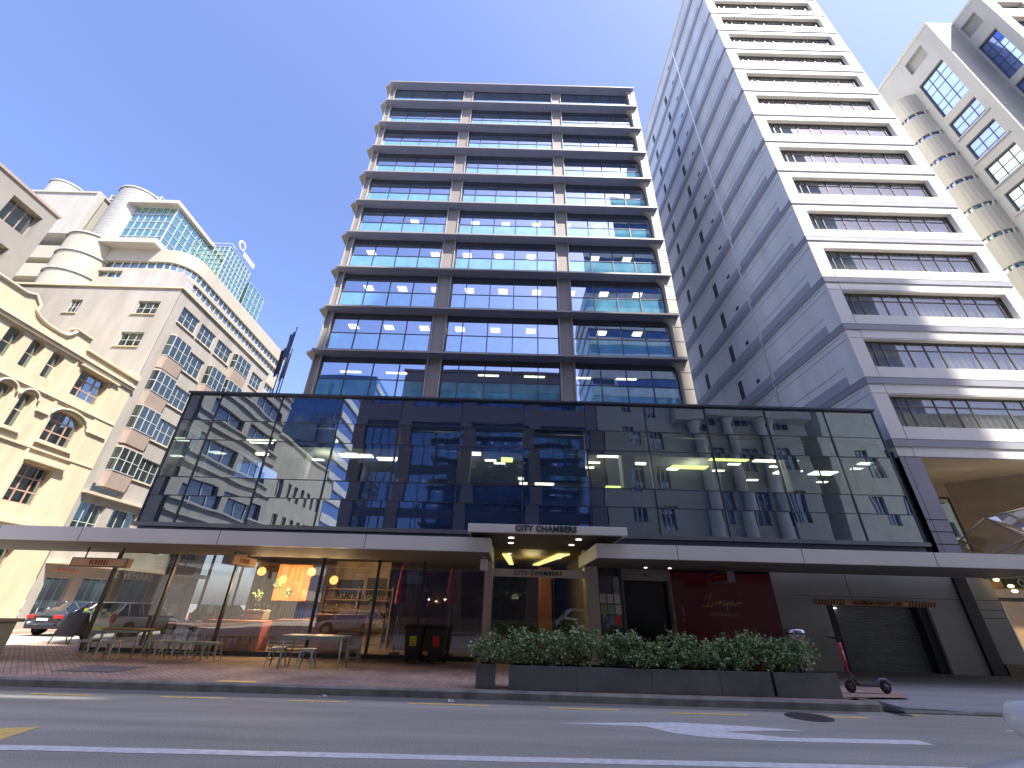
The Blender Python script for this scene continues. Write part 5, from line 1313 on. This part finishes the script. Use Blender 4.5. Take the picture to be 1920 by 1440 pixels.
        b.build('mirror', paint, t)
    b = MB(); b.box(-.27,.27,-L/2-.035,-L/2-.02,.62 if kind != 'hatch' else .55,.73 if kind != 'hatch' else .66); b.build('number_plate', mat('plate white', (.7,.7,.65), .5), t)
    b = MB(); b.box(-hw*.8,hw*.8,-L/2-.02,-L/2+.1,.28,.40); b.box(-hw*.7,hw*.7,L/2-.12,L/2+.01,.30,.44); b.split('bumper_trim', M_black, t, bevel=.02)
    if kind == 'suv':
        for s_ in (-1,1):
            b = MB(); b.tube([(s_*wt*.95,r0+.1,Ht-.01),(s_*wt*.95,r0+.2,Ht+.06),(s_*wt*.95,r1-.2,Ht+.07),(s_*wt*.95,r1-.1,Ht)], .02, 6); b.build('roof_rail', M_steel, t)
    if extras: extras(t, L, hw)
    t.location = (loc[0], loc[1], z0); t.rotation_euler = (0,0,rz)
    return t
p_blue = mat('blue grey car paint', (.05,.06,.085), .22, metal=.4, var=.02)
p_white = mat('white car paint', (.70,.70,.68), .22, var=.02)
p_silver = mat('silver car paint', (.72,.74,.76), .2, metal=.0, var=.02)
car('saloon_car', 'dark blue grey saloon car with lit red tail lights parked on the side street', 'car', (-22.2,25.9), 0, 4.8, 1.85, 1.45, p_blue, 'saloon', z0=.03)
def chk(t, L, hw):
    b = MB()
    for i in range(6):
        for j in range(2):
            if (i+j) % 2 == 0: b.box(-.60+.2*i,-.40+.2*i,-L/2-.045,-L/2-.036,1.0+.12*j,1.12+.12*j)
    b.build('blue_check', mat('check blue', (.05,.10,.45), .4), t)
    b = MB()
    for i in range(6):
        for j in range(2):
            if (i+j) % 2 == 1: b.box(-.60+.2*i,-.40+.2*i,-L/2-.045,-L/2-.036,1.0+.12*j,1.12+.12*j)
    b.box(-.75,.75,-L/2-.03,-L/2-.02,.42,.56)
    b.build('yellow_check', mat('check yellow', (.62,.72,.06), .4), t)
car('checked_hatchback', 'white hatchback with blue and yellow checks at the back, beside the saloon', 'car', (-18.15,23.9), R(-1), 4.5, 1.8, 1.5, p_white, 'hatch', z0=.01, extras=chk)
car('pale_hatchback', 'pale silver hatchback further along the side street, seen through the cafe glass', 'car', (-18.5,38.5), 0, 4.4, 1.8, 1.5, p_silver, 'hatch')
car('dark_hatchback', 'dark hatchback parked beyond the checked white hatchback, seen through the cafe glass', 'car', (-18.3,31.5), 0, 4.3, 1.8, 1.5, mat('dark car paint', (.05,.05,.055), .22, var=.02), 'hatch')
car('suv', 'white SUV beside the camera, only its mirror and bonnet edge in view', 'car', (4.0,2.05), R(90), 4.7, 1.86, 1.68, p_silver, 'suv')
car('parked_hatchback', 'white hatchback parked behind the camera and mirrored in the cafe glass', 'car', (-9.6,1.2), R(90), 4.3, 1.78, 1.48, p_white, 'hatch')

# ================================================================= buildings behind the camera (seen in the reflections, and casting the street shade)
M_dull = glass('dull glazing', .06, .05, rtint=(.6,.7,.8), diff=.95, dcol=(.045,.055,.06))
def simple_block(name, lab, x0, x1, y0, y1, h, m, face, pitch, wh_, ww, gap, gm, z0=4.5, pil=None, group=None):
    t = thing(name, lab, 'building', ((x0+x1)/2,(y0+y1)/2,0))
    if face == '+y': Fx = Fr((0,y1,0),(-1,0,0),(0,1,0)); a0, a1 = -x1, -x0
    else: Fx = Fr((x1,0,0),(0,1,0),(1,0,0)); a0, a1 = y0, y1
    holes = []
    z = z0
    while z+wh_ < h-.8:
        u = a0+gap
        while u+ww < a1-gap*.5: holes.append((u,u+ww,z,z+wh_)); u += ww+gap
        z += pitch
    b = MB(); wall(Fx, b, a0, a1, 0, h, holes, .35); b.build('facade', m, t)
    p = MB(); f = MB()
    for q in holes:
        Fx.quad(p, *q, -.3); 
        for k in (1,2): Fx.box(f, q[0]+(q[1]-q[0])*k/3-.04, q[0]+(q[1]-q[0])*k/3+.04, q[2], q[3], -.29, -.22)
    p.build('glazing', gm, t); f.build('window_bars', M_alu, t)
    b = MB()
    if face == '+y': b.box(x0,x1,y0,y1-.4,0,h-.05); b.box(x0,x0+.3,y1-.4,y1-.01,0,h-.05); b.box(x1-.3,x1,y1-.4,y1-.01,0,h-.05)
    else: b.box(x0,x1-.4,y0,y1,0,h-.05)
    b.build('body', m, t)
    b = MB(); b.box(x0-.2,x1+.2,y0,y1+.2,h-.04,h+.3); b.build('cornice', m, t)
    return t
m_brown = mat('brown pilaster', (.15,.12,.15), .6, var=.05)
m_op = mat('opposite stone', (.34,.33,.30), .8, var=.06)
navy = glass('navy glass', .14, .05, rtint=(.5,.65,1), diff=.9, dcol=(.022,.05,.14))
t = thing('brown_office', 'brown pilastered office with navy glazing behind the camera', 'building', (-3,-10,0))
Fx = Fr((0,-4,0),(-1,0,0),(0,1,0)); bh = []
for a, c in ((10.1,13.0),(4.45,9.05),(-1.45,3.4),(-6.95,-2.5)):
    bh += [(a,c,1.0,16.6),(a,c,18.2,26.4)]
b = MB(); wall(Fx, b, -8.1, 14.0, 0, 29, bh, .4); b.build('facade', m_brown, t)
p = MB(); f = MB()
for q in bh:
    Fx.quad(p, *q, -.35)
    zz = q[2]
    while zz < q[3]-.5: Fx.box(f, q[0], q[1], zz+3.1, min(zz+3.9, q[3]-.01), -.345, -.32); zz += 3.9
    for k in (1,2,3): Fx.box(f, q[0]+(q[1]-q[0])*k/4-.03, q[0]+(q[1]-q[0])*k/4+.03, q[2], q[3], -.34, -.28)
p.build('glazing', navy, t); f.build('spandrel_bars', mat('navy panel', (.02,.035,.09), .4), t)
b = MB(); b.box(-8.1,14.0,-15,-4.42,0,28.9); b.xf(Matrix.Diagonal((-1,1,1,1))); b.build('body', m_brown, t)
b = MB(); b.box(-14.2,8.3,-15,-3.8,28.96,29.3); b.build('cornice', m_brown, t)
simple_block('stone_office', 'grey stone building with small windows behind the camera', 8.2, 15.2, -15, -4, 24, m_op, '+y', 3.4, 1.9, 1.1, 1.3, navy)
t = simple_block('columned_hall', 'columned stone hall opposite the hotel behind the camera', 15.3, 27, -15, -4.4, 22, mat('hall stone', (.36,.36,.34), .8), '+y', 4.2, 2.4, 1.6, 1.5, navy)
for x in (17.2,20.2,23.2):
    b = MB(); b.lathe([(.55,3.6),(.6,3.8),(.5,4.0),(.42,17),(.55,17.3),(.65,17.6)], (x,-3.9,0), 18); b.build('column', mat('hall column', (.42,.42,.40), .7), t)
b = MB(); b.box(15.3,27,-4.4,-3.2,17.6,19); b.box(15.3,27,-4.4,-3.2,0,3.6); b.build('entablature', mat('hall stone', (.36,.36,.34), .8), t)
simple_block('classical_corner_building', 'sunlit classical corner building behind the camera', 29, 60, -15, -5, 20, mat('classical stone', (.50,.50,.44), .8), '+y', 4.2, 2.3, 1.2, 1.6, navy)
# buildings along the side street behind the camera (lit faces toward +x)
simple_block('strip_window_block', 'cream block with strip windows on the side street behind the camera', -44, -26, -13.7, 0, 23.5, mat('strip cream', (.26,.24,.205), .8, var=.12), '+x', 3.6, 1.7, 5.2, 1.0, M_dull, z0=5)
simple_block('small_window_block', 'cream block with small paired windows further down the side street', -44, -26.3, -29, -13.8, 18.5, mat('small cream', (.29,.265,.21), .8, var=.12), '+x', 3.9, 2.1, .95, .95, M_dull, z0=4.2)
sb = MB()
for k in range(6):
    for dz in (-.55,.35): sb.box(-26.0,-25.82,-13.7,0,4.7+3.6*k+dz,4.85+3.6*k+dz)
sbo = [o for o in bpy.data.objects if o.name.startswith('strip_window_block')][0]
sb.split('string_course', mat('string course', (.31,.29,.25), .8), sbo)
t = thing('striped_slab', 'white and blue banded slab at the end of the side street behind the camera', 'building', (-30,-38,0))
b = MB(); b.box(-44,-26.6,-47,-29.3,0,42); b.build('glass_body', navy, t)
b = MB()
for k in range(13): b.box(-26.6,-26.3,-47,-29.3,2.2+3.1*k,3.3+3.1*k)
b.build('spandrel_band', mat('white band', (.36,.36,.36), .7), t)
t = thing('striped_tower', 'tall tower with white horizontal bands and a rooftop screen behind the camera', 'building', (20,-21,0))
b = MB(); b.box(13,27,-28,-15.2,0,54.0); b.build('glass_body', navy, t)
b = MB()
for k in range(16): b.box(12.9,27.1,-15.2,-15.0,3+3.2*k,4.5+3.2*k); b.box(12.8,13.0,-28,-15.2,3+3.2*k,4.5+3.2*k)
for k in range(4): b.box(12.9,27.0,-15.2,-15.0,55.0+3.2*k,56.6+3.2*k)
for k in range(4): b.box(19.5,27.0,-15.2,-15.0,67.8+3.0*k,69.3+3.0*k)
b.build('spandrel_band', mat('grey band', (.46,.47,.46), .7), t)
b = MB(); b.box(13,27,-15.4,-15.2,54.95,66.2); b.box(19.5,27,-15.4,-15.2,66.2,78); b.build('roof_screen', navy, t)  # added screen: shades the street, slit below lets one sun streak through
b = MB()
for x in (13.2,26.7): b.box(x,x+.2,-15.4,-15.2,54.0,54.95)
b.build('screen_post', M_alu, t)
t = thing('shade_tower', 'tall office tower behind the classical corner building', 'building', (40,-20,0))
b = MB(); b.box(27.2,29.9,-24,-15.2,0,99.3); b.box(29.9,44,-24,-15.2,0,103.2); b.box(44,48.6,-24,-15.2,0,99.3); b.box(48.6,53.6,-24,-15.2,0,87.7); b.build('body', mat('far tower', (.30,.31,.33), .7), t)
b = MB()
for k in range(25): b.box(27.6,53.2,-15.2,-15.1,2+3.3*k,4+3.3*k)
b.build('strip_window', navy, t)
simple_block('distant_block', 'pale distant block closing the far end of the side street', -36, -4, 75, 90, 14, mat('distant stone', (.17,.16,.145), .8), '+x', 3.5, 1.8, 1.4, 1.4, M_dglass)
b = MB(); b.box(-36,-4,74.6,75,0,14); [b.box(-35+3*i,-33.5+3*i,74.5,74.6,2+3.3*j,3.8+3.3*j) for i in range(10) for j in range(3)]
tag(b.build('distant_facade', mat('distant stone', (.17,.16,.145), .8)), 'pale facade closing the view at the far end of the side street', 'building')
t = thing('rear_street_block', 'grey street block along the side street behind the glass tower', 'building', (-6,50,0))
b = MB(); b.box(-13.2,0,38,72,0,16); b.build('wall', mat('rear block', (.28,.27,.25), .8), t)
b = MB(); [b.box(-13.26,-13.2,39+3*i,40.6+3*i,1.2+3.4*j,3+3.4*j) for i in range(11) for j in range(4)]; b.build('window_glass', M_dglass, t)
# ================================================================= camera, light, sky
cam = bpy.data.cameras.new('camera'); co = bpy.data.objects.new('camera', cam); C.objects.link(co)
cam.sensor_width = 36; cam.lens = 793/1920*36; cam.clip_start = .05; cam.clip_end = 2000
co.location = (0,0,1.6)
co.rotation_euler = (Matrix.Rotation(R(90+28.2),3,'X') @ Matrix.Rotation(math.atan(.027),3,'Z')).to_euler()
sc.camera = co
AZ, EL = R(46), math.atan(2.2*math.cos(R(46)))
sd = Vector((math.sin(AZ)*math.cos(EL), -math.cos(AZ)*math.cos(EL), math.sin(EL)))
sl = bpy.data.lights.new('sun', 'SUN'); sl.energy = 3.8; sl.angle = R(.53); sl.color = (1,.94,.84)
so = bpy.data.objects.new('sun', sl); C.objects.link(so); so.rotation_euler = sd.to_track_quat('Z','Y').to_euler(); so.location = (40,-30,60)
wd = bpy.data.worlds.new('World'); sc.world = wd; wd.use_nodes = True
nt = wd.node_tree; nt.nodes.clear()
sky = nt.nodes.new('ShaderNodeTexSky'); sky.sky_type = 'NISHITA'; sky.sun_disc = False
sky.sun_elevation = EL; sky.sun_rotation = math.pi-AZ   # azimuth from +Y clockwise
sky.air_density = 1.0; sky.dust_density = 2.0; sky.ozone_density = 3.0; sky.altitude = 10
bg = nt.nodes.new('ShaderNodeBackground'); bg.inputs[1].default_value = .122
ow = nt.nodes.new('ShaderNodeOutputWorld')
mxs = nt.nodes.new('ShaderNodeMix'); mxs.data_type = 'RGBA'; mxs.blend_type = 'MULTIPLY'; mxs.inputs[0].default_value = 1
mxs.inputs[7].default_value = (.88, .84, 1.0, 1)   # slight violet grade multiplied over the sky colour
nt.links.new(sky.outputs[0], mxs.inputs[6]); nt.links.new(mxs.outputs[2], bg.inputs[0]); nt.links.new(bg.outputs[0], ow.inputs[0])
vs_ = sc.view_settings; sc.display_settings.display_device = 'sRGB'
vs_.view_transform = 'Standard'; vs_.look = 'None'; vs_.exposure = 1.63; vs_.gamma = 1
sc.render.engine = 'CYCLES'
cy = sc.cycles; cy.max_bounces = 8; cy.transparent_max_bounces = 16; cy.glossy_bounces = 4; cy.diffuse_bounces = 4; cy.caustics_reflective = False; cy.caustics_refractive = False
cy.sample_clamp_indirect = 6
